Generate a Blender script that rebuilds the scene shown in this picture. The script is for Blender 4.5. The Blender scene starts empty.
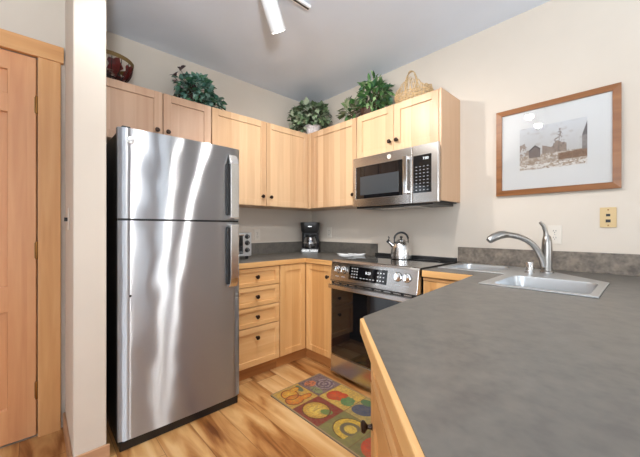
import bpy, bmesh, math, random
from mathutils import Vector, Matrix
random.seed(7)
S = bpy.context.scene
COL = S.collection
PI = math.pi

# ---------------------------------------------------------------- camera, world, light, exposure
cam = bpy.data.cameras.new('camera')
cam.sensor_fit = 'HORIZONTAL'; cam.sensor_width = 36.0
cam.lens = 304.6 / 640 * 36.0
cam.shift_y = 0.5 / 640
cam.clip_start = 0.02
camo = bpy.data.objects.new('camera', cam); COL.objects.link(camo)
camo.location = (2.70, -2.3956, 1.1697)
camo.rotation_euler = (PI / 2, 0, 0.8174)
S.camera = camo

world = bpy.data.worlds.new('world'); S.world = world; world.use_nodes = True
wb = world.node_tree.nodes['Background']
wb.inputs[0].default_value = (0.93, 0.96, 1.0, 1); wb.inputs[1].default_value = 1.2


def area(name, loc, rot, sx, sy, power, color=(1, 1, 1)):
    l = bpy.data.lights.new(name, 'AREA'); l.shape = 'RECTANGLE'; l.size = sx; l.size_y = sy
    l.energy = power; l.color = color
    o = bpy.data.objects.new(name, l); COL.objects.link(o); o.location = loc; o.rotation_euler = rot
    return o


# daylight entering by the living-room windows behind and beside the camera
DAY = (0.86, 0.94, 1.0)
area('window_daylight_east', (6.30, -1.055, 1.35), (0, PI / 2, 0), 2.0, 0.40, 12, DAY)
area('window_daylight_east_narrow', (6.30, -0.45, 1.35), (0, PI / 2, 0), 2.0, 0.42, 14, DAY)
area('window_daylight_east_far', (6.30, -3.9, 1.35), (0, PI / 2, 0), 2.0, 1.8, 35, DAY)
area('window_daylight_south', (4.2, -5.9, 1.35), (PI / 2, 0, 0), 3.2, 2.2, 120, DAY)

vs = S.view_settings
S.display_settings.display_device = 'sRGB'
vs.view_transform = 'Standard'; vs.look = 'None'; vs.exposure = 0.46; vs.gamma = 1.0
vs.use_curve_mapping = False
LAMP_W = 25
UPLIGHT_W = 165


# ---------------------------------------------------------------- materials
def srgb(r, g, b):
    f = lambda c: (c / 255 / 12.92) if c / 255 <= 0.04045 else ((c / 255 + 0.055) / 1.055) ** 2.4
    return (f(r), f(g), f(b), 1)


def newmat(name):
    m = bpy.data.materials.new(name); m.use_nodes = True
    nt = m.node_tree
    return m, nt, nt.nodes['Principled BSDF']


def plain(name, col, rough=0.5, metal=0.0, coat=0.0, spec=0.5, noise=0.0, scale=40, bump=0.0):
    m, nt, b = newmat(name)
    b.inputs['Base Color'].default_value = col
    b.inputs['Roughness'].default_value = rough
    b.inputs['Metallic'].default_value = metal
    b.inputs['Coat Weight'].default_value = coat
    b.inputs['Specular IOR Level'].default_value = spec
    if noise or bump:
        tc = nt.nodes.new('ShaderNodeTexCoord'); n = nt.nodes.new('ShaderNodeTexNoise')
        n.inputs['Scale'].default_value = scale; n.inputs['Detail'].default_value = 4
        nt.links.new(tc.outputs['Object'], n.inputs['Vector'])
        if noise:
            r = nt.nodes.new('ShaderNodeValToRGB')
            r.color_ramp.elements[0].position = 0.3; r.color_ramp.elements[1].position = 0.7
            r.color_ramp.elements[0].color = tuple(c * (1 - noise) for c in col[:3]) + (1,)
            r.color_ramp.elements[1].color = tuple(min(1, c * (1 + noise)) for c in col[:3]) + (1,)
            nt.links.new(n.outputs['Fac'], r.inputs[0]); nt.links.new(r.outputs[0], b.inputs['Base Color'])
        if bump:
            bp = nt.nodes.new('ShaderNodeBump'); bp.inputs['Strength'].default_value = bump
            bp.inputs['Distance'].default_value = 0.01
            nt.links.new(n.outputs['Fac'], bp.inputs['Height']); nt.links.new(bp.outputs[0], b.inputs['Normal'])
    return m


def mth(nt, op, a, b=None, c=None):
    n = nt.nodes.new('ShaderNodeMath'); n.operation = op
    for i, v in enumerate((a, b, c)):
        if v is None: continue
        if isinstance(v, (int, float)): n.inputs[i].default_value = v
        else: nt.links.new(v, n.inputs[i])
    return n.outputs[0]


def wood(name, c0, c1, c2, grain='z', strip=0.075, rough=0.38, knots=0.0, varied=0.6, hm=0.55):
    """boards glued side by side, the grain running along one axis"""
    m, nt, b = newmat(name)
    tc = nt.nodes.new('ShaderNodeTexCoord'); sp = nt.nodes.new('ShaderNodeSeparateXYZ')
    oi = nt.nodes.new('ShaderNodeObjectInfo')
    nt.links.new(tc.outputs['Object'], sp.inputs[0])
    lat = mth(nt, 'ADD', sp.outputs[0], sp.outputs[1])
    if grain == 'z': u, v = lat, sp.outputs[2]
    elif grain == 'h': u, v = sp.outputs[2], lat
    elif grain == 'x': u, v = sp.outputs[1], sp.outputs[0]
    off = mth(nt, 'MULTIPLY', oi.outputs['Random'], 13.7)
    u2 = mth(nt, 'ADD', u, off)
    idx = mth(nt, 'FLOOR', mth(nt, 'DIVIDE', u2, strip))
    wn = nt.nodes.new('ShaderNodeTexWhiteNoise'); wn.noise_dimensions = '1D'
    nt.links.new(idx, wn.inputs['W'])
    cb = nt.nodes.new('ShaderNodeCombineXYZ')
    nt.links.new(mth(nt, 'MULTIPLY', u2, 26.0), cb.inputs[0])
    nt.links.new(mth(nt, 'ADD', mth(nt, 'MULTIPLY', v, 1.6), mth(nt, 'MULTIPLY', wn.outputs['Value'], 9.0)), cb.inputs[1])
    nt.links.new(wn.outputs['Value'], cb.inputs[2])
    n1 = nt.nodes.new('ShaderNodeTexNoise'); n1.inputs['Scale'].default_value = 1.0
    n1.inputs['Detail'].default_value = 5; n1.inputs['Distortion'].default_value = 0.5
    nt.links.new(cb.outputs[0], n1.inputs['Vector'])
    f = mth(nt, 'ADD', mth(nt, 'MULTIPLY', n1.outputs['Fac'], hm), mth(nt, 'MULTIPLY', wn.outputs['Value'], varied))
    r = nt.nodes.new('ShaderNodeValToRGB'); e = r.color_ramp.elements
    e[0].position = 0.2; e[0].color = c0; e[1].position = 0.85; e[1].color = c2
    x = e.new(0.52); x.color = c1
    nt.links.new(f, r.inputs[0])
    out = r.outputs[0]
    if knots:
        vo = nt.nodes.new('ShaderNodeTexVoronoi'); vo.inputs['Scale'].default_value = 1.0
        cb2 = nt.nodes.new('ShaderNodeCombineXYZ')
        nt.links.new(mth(nt, 'MULTIPLY', u2, 6.0), cb2.inputs[0]); nt.links.new(mth(nt, 'MULTIPLY', v, 2.4), cb2.inputs[1])
        nt.links.new(cb2.outputs[0], vo.inputs['Vector'])
        kr = nt.nodes.new('ShaderNodeValToRGB'); kr.color_ramp.elements[0].position = 0.03; kr.color_ramp.elements[1].position = 0.10
        kr.color_ramp.elements[0].color = (knots, knots, knots, 1); kr.color_ramp.elements[1].color = (0, 0, 0, 1)
        nt.links.new(vo.outputs['Distance'], kr.inputs[0])
        mx = nt.nodes.new('ShaderNodeMixRGB'); mx.inputs[2].default_value = srgb(120, 62, 28)
        nt.links.new(kr.outputs[0], mx.inputs[0]); nt.links.new(out, mx.inputs[1]); out = mx.outputs[0]
    nt.links.new(out, b.inputs['Base Color'])
    b.inputs['Roughness'].default_value = rough
    return m


M = {}
M['wall'] = plain('wall_paint', srgb(210, 199, 186), 0.85, noise=0.012, scale=6, spec=0.2)
M['ceiling'] = plain('ceiling_paint', srgb(221, 227, 237), 0.9, noise=0.015, scale=3, spec=0.2)
M['maple'] = wood('maple_veneer', srgb(190, 148, 110), srgb(203, 167, 130), srgb(218, 185, 147), hm=0.6, varied=0.7)
M['maple_low'] = wood('maple_warm_bounce', srgb(192, 138, 84), srgb(210, 158, 98), srgb(226, 180, 122), hm=0.6, varied=0.7)  # maple for the base units, warm bounce from the floor put into its colour
M['maple_pink'] = wood('pale_rosy_maple', srgb(188, 148, 120), srgb(200, 163, 135), srgb(212, 178, 150), hm=0.6, varied=0.5)
M['maple_h'] = wood('maple_veneer_across', srgb(208, 156, 100), srgb(226, 178, 120), srgb(238, 198, 144), grain='h', strip=0.2, varied=0.25, hm=0.8)
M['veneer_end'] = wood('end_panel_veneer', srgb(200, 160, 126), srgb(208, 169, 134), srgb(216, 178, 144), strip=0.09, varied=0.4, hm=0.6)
M['nosing'] = wood('maple_edge_strip', srgb(202, 150, 92), srgb(220, 172, 112), srgb(232, 192, 138), grain='h', strip=0.3, varied=0.2, hm=0.8)
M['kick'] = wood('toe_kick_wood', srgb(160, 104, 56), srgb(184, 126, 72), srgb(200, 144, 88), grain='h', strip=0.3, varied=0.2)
M['fir'] = wood('fir_door_wood', srgb(206, 140, 94), srgb(220, 160, 112), srgb(230, 176, 128), grain='z', strip=0.4, varied=0.25, hm=0.8)
M['fir_trim'] = wood('fir_trim_wood', srgb(198, 138, 82), srgb(216, 160, 104), srgb(228, 178, 124), grain='z', strip=0.3, varied=0.2, hm=0.8, knots=0.8)
M['fir_trim_h'] = wood('fir_head_trim_wood', srgb(198, 138, 82), srgb(216, 160, 104), srgb(228, 178, 124), grain='h', strip=0.3, varied=0.2, hm=0.8, knots=0.7)
M['baseboard'] = wood('baseboard_wood', srgb(170, 128, 96), srgb(188, 146, 112), srgb(200, 160, 128), grain='h', strip=0.3, varied=0.2)
M['frame_wood'] = wood('oak_frame_wood', srgb(104, 62, 30), srgb(136, 86, 46), srgb(158, 104, 60), grain='h', strip=0.3, varied=0.2, hm=0.9)
M['black'] = plain('black_plastic', (0.012, 0.012, 0.013, 1), 0.35)
M['black_matte'] = plain('black_enamel', (0.01, 0.01, 0.011, 1), 0.5, bump=0.05, scale=300)
M['black_glass'] = plain('black_glass', (0.006, 0.006, 0.007, 1), 0.04, coat=0.5)
M['knob'] = plain('oil_rubbed_bronze', srgb(52, 36, 28), 0.35, metal=0.6)
M['brass'] = plain('brass', srgb(150, 108, 58), 0.4, metal=0.9)
M['chrome'] = plain('chrome', (0.82, 0.82, 0.82, 1), 0.12, metal=1.0)
M['nickel'] = plain('brushed_nickel', (0.36, 0.34, 0.32, 1), 0.30, metal=1.0)
M['white_paint'] = plain('white_enamel', (0.86, 0.86, 0.86, 1), 0.4)
M['white'] = plain('white_ceramic', (0.85, 0.85, 0.84, 1), 0.2)
M['ivory'] = plain('ivory_plastic', srgb(204, 176, 128), 0.45)
M['almond'] = plain('white_plastic', srgb(216, 207, 195), 0.4)
M['grey_mark'] = plain('grey_print', (0.55, 0.56, 0.58, 1), 0.5)
M['white_mark'] = plain('white_print', (0.8, 0.82, 0.85, 1), 0.5)


def brushed(name, col, rough, aniso, wav=0.0, coord='y'):
    m, nt, b = newmat(name)
    b.inputs['Base Color'].default_value = col; b.inputs['Metallic'].default_value = 1.0
    b.inputs['Roughness'].default_value = rough; b.inputs['Anisotropic'].default_value = aniso
    if aniso:
        tg = nt.nodes.new('ShaderNodeTangent'); tg.direction_type = 'RADIAL'; tg.axis = 'Z'
        nt.links.new(tg.outputs[0], b.inputs['Tangent'])
        b.inputs['Anisotropic Rotation'].default_value = 0.0
    tc = nt.nodes.new('ShaderNodeTexCoord')
    mp = nt.nodes.new('ShaderNodeMapping'); mp.inputs['Scale'].default_value = (2.2, 2.2, 600)
    nt.links.new(tc.outputs['Object'], mp.inputs[0])
    n = nt.nodes.new('ShaderNodeTexNoise'); n.inputs['Scale'].default_value = 1.0; n.inputs['Detail'].default_value = 2
    nt.links.new(mp.outputs[0], n.inputs['Vector'])
    r = nt.nodes.new('ShaderNodeMapRange'); r.inputs['To Min'].default_value = rough - 0.03; r.inputs['To Max'].default_value = rough + 0.05
    nt.links.new(n.outputs['Fac'], r.inputs[0]); nt.links.new(r.outputs[0], b.inputs['Roughness'])
    if wav:
        m2 = nt.nodes.new('ShaderNodeMapping'); m2.inputs['Scale'].default_value = (1.0, 3.2, 1.5)
        nt.links.new(tc.outputs['Object'], m2.inputs[0])
        n2 = nt.nodes.new('ShaderNodeTexNoise'); n2.inputs['Scale'].default_value = 1.3; n2.inputs['Detail'].default_value = 0.6
        nt.links.new(m2.outputs[0], n2.inputs['Vector'])
        bp = nt.nodes.new('ShaderNodeBump'); bp.inputs['Strength'].default_value = 1.0; bp.inputs['Distance'].default_value = wav
        nt.links.new(n2.outputs['Fac'], bp.inputs['Height']); nt.links.new(bp.outputs[0], b.inputs['Normal'])
    return m


def brushed_door():
    m = bpy.data.materials.new('brushed_steel_door'); m.use_nodes = True; nt = m.node_tree
    nt.nodes.remove(nt.nodes['Principled BSDF']); out = nt.nodes['Material Output']
    g = nt.nodes.new('ShaderNodeBsdfAnisotropic'); g.distribution = 'GGX'
    g.inputs['Color'].default_value = (0.52, 0.54, 0.57, 1)
    g.inputs['Roughness'].default_value = 0.30; g.inputs['Anisotropy'].default_value = 0.86
    tg = nt.nodes.new('ShaderNodeTangent'); tg.direction_type = 'RADIAL'; tg.axis = 'Z'
    nt.links.new(tg.outputs[0], g.inputs['Tangent'])
    tc = nt.nodes.new('ShaderNodeTexCoord')
    m2 = nt.nodes.new('ShaderNodeMapping'); m2.inputs['Scale'].default_value = (1.0, 3.0, 2.6)
    nt.links.new(tc.outputs['Object'], m2.inputs[0])
    n2 = nt.nodes.new('ShaderNodeTexNoise'); n2.inputs['Scale'].default_value = 1.4; n2.inputs['Detail'].default_value = 1.0
    nt.links.new(m2.outputs[0], n2.inputs['Vector'])
    bp = nt.nodes.new('ShaderNodeBump'); bp.inputs['Strength'].default_value = 1.0; bp.inputs['Distance'].default_value = 0.005
    nt.links.new(n2.outputs['Fac'], bp.inputs['Height']); nt.links.new(bp.outputs[0], g.inputs['Normal'])
    nt.links.new(g.outputs[0], out.inputs['Surface'])
    return m


M['fridge_steel'] = brushed_door()
M['steel'] = brushed('brushed_steel', (0.62, 0.60, 0.58, 1), 0.24, 0.0)
M['sink_steel'] = brushed('sink_steel', (0.62, 0.64, 0.66, 1), 0.34, 0.0)
M['kettle_steel'] = plain('polished_steel', (0.78, 0.77, 0.76, 1), 0.24, metal=1.0)


def laminate(name, c0, c1, c2, rough):
    m, nt, b = newmat(name)
    tc = nt.nodes.new('ShaderNodeTexCoord')
    n = nt.nodes.new('ShaderNodeTexNoise'); n.inputs['Scale'].default_value = 20; n.inputs['Detail'].default_value = 3; n.inputs['Roughness'].default_value = 0.55
    n2 = nt.nodes.new('ShaderNodeTexNoise'); n2.inputs['Scale'].default_value = 60; n2.inputs['Detail'].default_value = 1
    nt.links.new(tc.outputs['Object'], n.inputs['Vector']); nt.links.new(tc.outputs['Object'], n2.inputs['Vector'])
    f = mth(nt, 'ADD', mth(nt, 'MULTIPLY', n.outputs['Fac'], 0.7), mth(nt, 'MULTIPLY', n2.outputs['Fac'], 0.3))
    r = nt.nodes.new('ShaderNodeValToRGB'); e = r.color_ramp.elements
    e[0].position = 0.36; e[0].color = c0; e[1].position = 0.66; e[1].color = c2
    x = e.new(0.5); x.color = c1
    nt.links.new(f, r.inputs[0]); nt.links.new(r.outputs[0], b.inputs['Base Color'])
    b.inputs['Roughness'].default_value = rough
    return m


M['laminate'] = laminate('slate_laminate', srgb(87, 83, 79), srgb(97, 93, 87), srgb(105, 100, 93), 0.34)
M['splash'] = laminate('slate_laminate_splash', srgb(88, 80, 72), srgb(112, 102, 92), srgb(136, 124, 110), 0.5)


def floor_mat():
    m, nt, b = newmat('plank_floor')
    tc = nt.nodes.new('ShaderNodeTexCoord'); sp = nt.nodes.new('ShaderNodeSeparateXYZ')
    nt.links.new(tc.outputs['Object'], sp.inputs[0])
    W, L = 0.185, 1.25
    y = mth(nt, 'DIVIDE', mth(nt, 'ADD', sp.outputs[1], 20.03), W)
    row = mth(nt, 'FLOOR', y)
    wr = nt.nodes.new('ShaderNodeTexWhiteNoise'); wr.noise_dimensions = '1D'; nt.links.new(row, wr.inputs['W'])
    x = mth(nt, 'ADD', mth(nt, 'DIVIDE', sp.outputs[0], L), mth(nt, 'MULTIPLY', wr.outputs['Value'], 7.0))
    ix = mth(nt, 'FLOOR', x)
    wn = nt.nodes.new('ShaderNodeTexWhiteNoise'); wn.noise_dimensions = '2D'
    cbb = nt.nodes.new('ShaderNodeCombineXYZ'); nt.links.new(row, cbb.inputs[0]); nt.links.new(ix, cbb.inputs[1])
    nt.links.new(cbb.outputs[0], wn.inputs['Vector'])
    cb = nt.nodes.new('ShaderNodeCombineXYZ')
    nt.links.new(mth(nt, 'MULTIPLY', sp.outputs[0], 1.5), cb.inputs[0])
    nt.links.new(mth(nt, 'MULTIPLY', sp.outputs[1], 11.0), cb.inputs[1])
    nt.links.new(mth(nt, 'MULTIPLY', wn.outputs['Value'], 31.0), cb.inputs[2])
    n = nt.nodes.new('ShaderNodeTexNoise'); n.inputs['Scale'].default_value = 1.0; n.inputs['Detail'].default_value = 5
    n.inputs['Distortion'].default_value = 0.9
    nt.links.new(cb.outputs[0], n.inputs['Vector'])
    f = mth(nt, 'ADD', n.outputs['Fac'], mth(nt, 'MULTIPLY', mth(nt, 'SUBTRACT', wn.outputs['Value'], 0.5), 0.22))
    r = nt.nodes.new('ShaderNodeValToRGB'); e = r.color_ramp.elements
    e[0].position = 0.26; e[0].color = srgb(104, 58, 26); e[1].position = 0.74; e[1].color = srgb(222, 184, 132)
    for p_, c_ in ((0.37, srgb(150, 96, 50)), (0.47, srgb(186, 134, 80)), (0.6, srgb(208, 162, 106))):
        q = e.new(p_); q.color = c_
    nt.links.new(f, r.inputs[0])
    fy = mth(nt, 'FRACT', y); fx = mth(nt, 'FRACT', x)
    seam = mth(nt, 'MAXIMUM', mth(nt, 'LESS_THAN', fy, 0.018), mth(nt, 'LESS_THAN', fx, 0.0025))
    mx = nt.nodes.new('ShaderNodeMixRGB'); mx.inputs[2].default_value = srgb(110, 70, 38)
    nt.links.new(mth(nt, 'MULTIPLY', seam, 0.7), mx.inputs[0]); nt.links.new(r.outputs[0], mx.inputs[1])
    nt.links.new(mx.outputs[0], b.inputs['Base Color'])
    b.inputs['Roughness'].default_value = 0.33
    return m


M['floor'] = floor_mat()


def painted(name, rough=0.8, coat=0.0):
    m, nt, b = newmat(name)
    a = nt.nodes.new('ShaderNodeAttribute'); a.attribute_name = 'Col'
    nt.links.new(a.outputs['Color'], b.inputs['Base Color']); b.inputs['Roughness'].default_value = rough
    b.inputs['Coat Weight'].default_value = coat
    return m


def emit(name, col, s):
    m, nt, b = newmat(name)
    b.inputs['Base Color'].default_value = (0.8, 0.8, 0.8, 1)
    b.inputs['Emission Color'].default_value = col; b.inputs['Emission Strength'].default_value = s
    return m


def clear_glass(name, rough=0.0, tint=(1, 1, 1, 1)):
    m = bpy.data.materials.new(name); m.use_nodes = True; nt = m.node_tree
    out = nt.nodes['Material Output']; nt.nodes.remove(nt.nodes['Principled BSDF'])
    t = nt.nodes.new('ShaderNodeBsdfTransparent'); t.inputs[0].default_value = tint
    g = nt.nodes.new('ShaderNodeBsdfGlossy'); g.inputs['Roughness'].default_value = rough
    f = nt.nodes.new('ShaderNodeFresnel'); f.inputs['IOR'].default_value = 1.5
    mx = nt.nodes.new('ShaderNodeMixShader')
    nt.links.new(f.outputs[0], mx.inputs[0]); nt.links.new(t.outputs[0], mx.inputs[1]); nt.links.new(g.outputs[0], mx.inputs[2])
    nt.links.new(mx.outputs[0], out.inputs['Surface'])
    return m


M['glass'] = clear_glass('clear_glass')
M['lamp'] = emit('lamp_glow', (1, 0.95, 0.88, 1), 16)
M['key_grey'] = plain('key_print_grey', (0.30, 0.31, 0.33, 1), 0.5)
M['display'] = emit('display_glow', (0.75, 0.9, 1, 1), 0.5)

# ---------------------------------------------------------------- helpers
FW = lambda u, v, d: (u, v, d)


def box(bm, a, b, F=None):
    (x0, y0, z0), (x1, y1, z1) = a, b
    pts = [(x0, y0, z0), (x1, y0, z0), (x1, y1, z0), (x0, y1, z0), (x0, y0, z1), (x1, y0, z1), (x1, y1, z1), (x0, y1, z1)]
    vs_ = [bm.verts.new(F(*p) if F else p) for p in pts]
    for f in ((0, 3, 2, 1), (4, 5, 6, 7), (0, 1, 5, 4), (1, 2, 6, 5), (2, 3, 7, 6), (3, 0, 4, 7)):
        bm.faces.new([vs_[i] for i in f])


def ring(c, r, n, ax, ay):
    return [c + ax * (r * math.cos(2 * PI * i / n)) + ay * (r * math.sin(2 * PI * i / n)) for i in range(n)]


def frame_of(d):
    d = d.normalized()
    h = Vector((0, 0, 1)) if abs(d.z) < 0.95 else Vector((1, 0, 0))
    a = d.cross(h).normalized(); return a, a.cross(d).normalized()


def tube(bm, pts, rad, n=10, caps=True, flat=1.0):
    """tube through points, rad a number or a list"""
    pts = [Vector(p) for p in pts]
    rs = rad if isinstance(rad, (list, tuple)) else [rad] * len(pts)
    loops = []; pa = None
    for i, p in enumerate(pts):
        d = (pts[min(i + 1, len(pts) - 1)] - pts[max(i - 1, 0)])
        if d.length < 1e-9: d = Vector((0, 0, 1))
        if pa is None: ax, ay = frame_of(d)
        else:
            dn = d.normalized(); ax = (pa - dn * pa.dot(dn)).normalized(); ay = dn.cross(ax) * -1
            ay = ax.cross(dn)
        pa = ax
        loops.append([bm.verts.new(q) for q in [p + ax * (rs[i] * math.cos(2 * PI * k / n)) + ay * (rs[i] * flat * math.sin(2 * PI * k / n)) for k in range(n)]])
    for a, b in zip(loops, loops[1:]):
        for k in range(n): bm.faces.new((a[k], a[(k + 1) % n], b[(k + 1) % n], b[k]))
    if caps:
        bm.faces.new(loops[0][::-1]); bm.faces.new(loops[-1])


def lathe(bm, prof, c=(0, 0, 0), n=28, axis=Vector((0, 0, 1)), closed=False):
    """prof: (radius, height) list"""
    c = Vector(c); ax, ay = frame_of(axis); axis = axis.normalized()
    loops = []
    for r, h in prof:
        if r < 1e-6: loops.append([bm.verts.new(c + axis * h)])
        else: loops.append([bm.verts.new(q) for q in ring(c + axis * h, r, n, ax, ay)])
    for a, b in zip(loops, loops[1:]):
        for k in range(n):
            k2 = (k + 1) % n
            if len(a) == 1 and len(b) == 1: continue
            if len(a) == 1: bm.faces.new((a[0], b[k2], b[k]))
            elif len(b) == 1: bm.faces.new((a[k], a[k2], b[0]))
            else: bm.faces.new((a[k], a[k2], b[k2], b[k]))
    if len(loops[0]) > 1 and closed: bm.faces.new(loops[0][::-1])
    if len(loops[-1]) > 1 and closed: bm.faces.new(loops[-1])


def rrect(x0, y0, x1, y1, r, n=5):
    out = []
    for cx, cy, a0 in ((x1 - r, y1 - r, 0), (x0 + r, y1 - r, 90), (x0 + r, y0 + r, 180), (x1 - r, y0 + r, 270)):
        for i in range(n + 1):
            a = math.radians(a0 + 90 * i / n); out.append((cx + r * math.cos(a), cy + r * math.sin(a)))
    return out


def slab(bm, loops, z0, z1, F=None):
    """flat slab with holes: loops[0] the outline, the others holes"""
    T = F or (lambda x, y, z: (x, y, z))
    for z in (z0, z1):
        es = []
        for lp in loops:
            vv = [bm.verts.new(T(x, y, z)) for x, y in lp]
            es += [bm.edges.new((vv[i], vv[(i + 1) % len(vv)])) for i in range(len(vv))]
        bmesh.ops.triangle_fill(bm, use_beauty=True, use_dissolve=False, edges=es)
    for lp in loops:
        n = len(lp)
        for i in range(n):
            a, b = lp[i], lp[(i + 1) % n]
            bm.faces.new([bm.verts.new(T(*q)) for q in ((a[0], a[1], z0), (b[0], b[1], z0), (b[0], b[1], z1), (a[0], a[1], z1))])
    bmesh.ops.remove_doubles(bm, verts=bm.verts, dist=1e-5)


def obj(name, bm, mat, parent=None, bevel=0.0, smooth=False, seg=2, recalc=True, label=None):
    if recalc: bmesh.ops.recalc_face_normals(bm, faces=bm.faces)
    me = bpy.data.meshes.new(name)
    if parent is not None:
        bmesh.ops.translate(bm, verts=bm.verts, vec=-origin(parent))
    bm.to_mesh(me); bm.free()
    me.materials.append(M[mat] if isinstance(mat, str) else mat)
    o = bpy.data.objects.new(name, me); COL.objects.link(o)
    if parent is not None: o.parent = parent
    if smooth:
        me.polygons.foreach_set('use_smooth', [True] * len(me.polygons))
        me.set_sharp_from_angle(angle=math.radians(38))
    if bevel:
        md = o.modifiers.new('bevel', 'BEVEL'); md.width = bevel; md.segments = seg; md.limit_method = 'ANGLE'
        md.angle_limit = math.radians(40); md.harden_normals = False
    if label: o['label'] = label
    return o


def printed(bm, nbase, name, m0, m1, parent):
    """a panel whose printing is part of its own mesh"""
    bm.faces.ensure_lookup_table()
    for i, f in enumerate(bm.faces): f.material_index = 0 if i < nbase else 1
    o = obj(name, bm, m0, parent); o.data.materials.append(M[m1]); return o


def origin(o):
    v = Vector((0, 0, 0))
    while o is not None: v += o.location; o = o.parent
    return v


def thing(name, loc, label, cat, group=None):
    o = bpy.data.objects.new(name, None); COL.objects.link(o); o.location = loc; o.empty_display_size = 0.05
    return tag(o, label, cat, group)


def tag(o, label, cat, group=None):
    o['label'] = label; o['category'] = cat
    if group: o['group'] = group
    return o


def struct(name, bm, mat, **k):
    o = obj(name, bm, mat, **k); o['kind'] = 'structure'; return o


def B(): return bmesh.new()


def boxobj(name, a, b, mat, parent=None, **k):
    bm = B(); box(bm, a, b); return obj(name, bm, mat, parent, **k)


def text(name, body, size, F, mat, parent, depth=0.0006):
    """writing laid on a surface; F maps (u, v, d) to the place"""
    cu = bpy.data.curves.new(name, 'FONT'); cu.body = body; cu.size = size; cu.align_x = 'CENTER'; cu.align_y = 'CENTER'
    cu.resolution_u = 2
    to = bpy.data.objects.new(name, cu); COL.objects.link(to)
    bpy.context.view_layer.update()
    me = bpy.data.meshes.new_from_object(to)
    bpy.data.objects.remove(to)
    o3 = origin(parent)
    for v in me.vertices:
        v.co = Vector(F(v.co.x, v.co.y, depth)) - o3
    me.materials.clear(); me.materials.append(M[mat])
    o = bpy.data.objects.new(name, me); COL.objects.link(o); o.parent = parent
    return o


# ---------------------------------------------------------------- the room
H = 2.623
XE, YS = 6.2, -5.8


def wall_with_holes(name, w0, w1, holes, F, mat='wall', t=0.12):
    bm = B()
    slab(bm, [[(w0, 0), (w1, 0), (w1, H), (w0, H)]] + [[(a, c), (b, c), (b, d), (a, d)] for a, b, c, d in holes], 0, t,
         F=F)
    return struct(name, bm, mat)


bm = B(); box(bm, (-0.12, YS - 0.12, -0.1), (XE + 0.12, 0.12, 0)); struct('floor', bm, 'floor')
bm = B(); box(bm, (3.35, YS, 0), (XE, 0, 0.012)); tag_c = struct('floor_carpet_added', bm, plain('grey_carpet', srgb(176, 172, 166), 0.95, noise=0.1, scale=120))  # unseen carpet added to keep the fridge reflection neutral
bm = B(); box(bm, (-0.12, YS - 0.12, H), (XE + 0.12, 0.12, H + 0.1)); struct('ceiling', bm, 'ceiling')
bm = B(); box(bm, (-0.12, -2.26, 0), (0, 0.12, H)); struct('wall_left', bm, 'wall')
bm = B(); box(bm, (0, 0, 0), (XE, 0.12, H)); struct('wall_back', bm, 'wall')
bm = B(); box(bm, (0, -2.262, 0), (0.857, -2.132, H)); struct('wall_partition', bm, 'wall', bevel=0.006)
# wall holding the wooden door
DY0, DY1, DZ = -3.22, -2.387, 2.12
wall_with_holes('wall_hall', YS, -2.262, [(DY0, DY1 + 0.0055, 0.0005, 2.136)], lambda u, v, d: (0.35 - d, u, v))
EW = [(-1.26, -0.85, 0.35, 2.25), (-0.67, -0.23, 0.35, 2.25), (-4.8, -3.0, 0.35, 2.25)]
wall_with_holes('wall_east', YS, 0, EW, lambda u, v, d: (XE + d, u, v))
SW = [(2.6, 5.8, 0.2, 2.35)]
wall_with_holes('wall_south', -0.12, XE, SW, lambda u, v, d: (u, YS - d, v))


def window(n, u0, u1, v0, v1, F, mull):
    bm = B(); w = 0.05
    for a in ((u0, u0 + w, v0, v1), (u1 - w, u1, v0, v1), (u0, u1, v0, v0 + w), (u0, u1, v1 - w, v1)):
        box(bm, (a[0], a[2], 0.0), (a[1], a[3], 0.07), F)
    for k in range(1, mull):
        um = u0 + (u1 - u0) * k / mull
        box(bm, (um - 0.03, v0, 0.0), (um + 0.03, v1, 0.07), F)
    o = struct('window_%d' % n, bm, 'white_paint')
    bm = B(); box(bm, (u0 + w, v0 + w, 0.03), (u1 - w, v1 - w, 0.036), F)
    obj('pane', bm, 'glass', o)


window(1, *EW[0], lambda u, v, d: (XE + d, u, v), 1)
window(2, *EW[1], lambda u, v, d: (XE + d, u, v), 1)
window(4, *EW[2], lambda u, v, d: (XE + d, u, v), 2)
window(3, *SW[0], lambda u, v, d: (u, YS - d, v), 3)

# wooden door with its casing
bm = B(); box(bm, (0.235, DY0, 0.001), (0.322, DY1 + 0.0055, 2.136)); struct('jamb_light_block', bm, 'fir_trim')  # jamb block added behind the door to stop light leaking through the gap
bm = B()
FD = lambda u, v, d: (0.325 + d, u, v)
st = 0.115
rails = [(0.012, 0.20), (0.42, 0.53), (0.86, 0.98), (1.86, 1.94), (2.02, 2.129)]
box(bm, (DY1 + 0.000 - st, 0.012, 0), (DY1 + 0.000, 2.129, 0.035), FD)
box(bm, (DY0 + 0.004, 0.012, 0), (DY0 + 0.004 + st, 2.129, 0.035), FD)
box(bm, ((DY0 + DY1) / 2 - 0.05, 0.2, 0), ((DY0 + DY1) / 2 + 0.05, 2.02, 0.033), FD)
for a, b in [(0.012, 0.20), (0.72, 0.86), (1.80, 1.90), (2.03, 2.129)]:
    box(bm, (DY0 + 0.1, a, 0), (DY1 - 0.1, b, 0.0345), FD)
box(bm, (DY0 + 0.05, 0.1, 0.004), (DY1 - 0.05, 2.05, 0.016), FD)
door = struct('door_1', bm, 'fir', bevel=0.004)
for z in (1.865, 1.05, 0.267):
    bm = B()
    lathe(bm, [(0, -0.052), (0.005, -0.05), (0.0065, -0.044), (0.0065, 0.044), (0.005, 0.05), (0, 0.052)], (0.369, DY1 + 0.001, z), n=10)
    box(bm, (0.358, DY1 - 0.008, z - 0.043), (0.3625, DY1 + 0.0, z + 0.043))
    obj('hinge', bm, 'brass', door, smooth=True)
bm = B()
box(bm, (0.35, -2.381, 0), (0.374, -2.283, 2.135))
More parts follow.
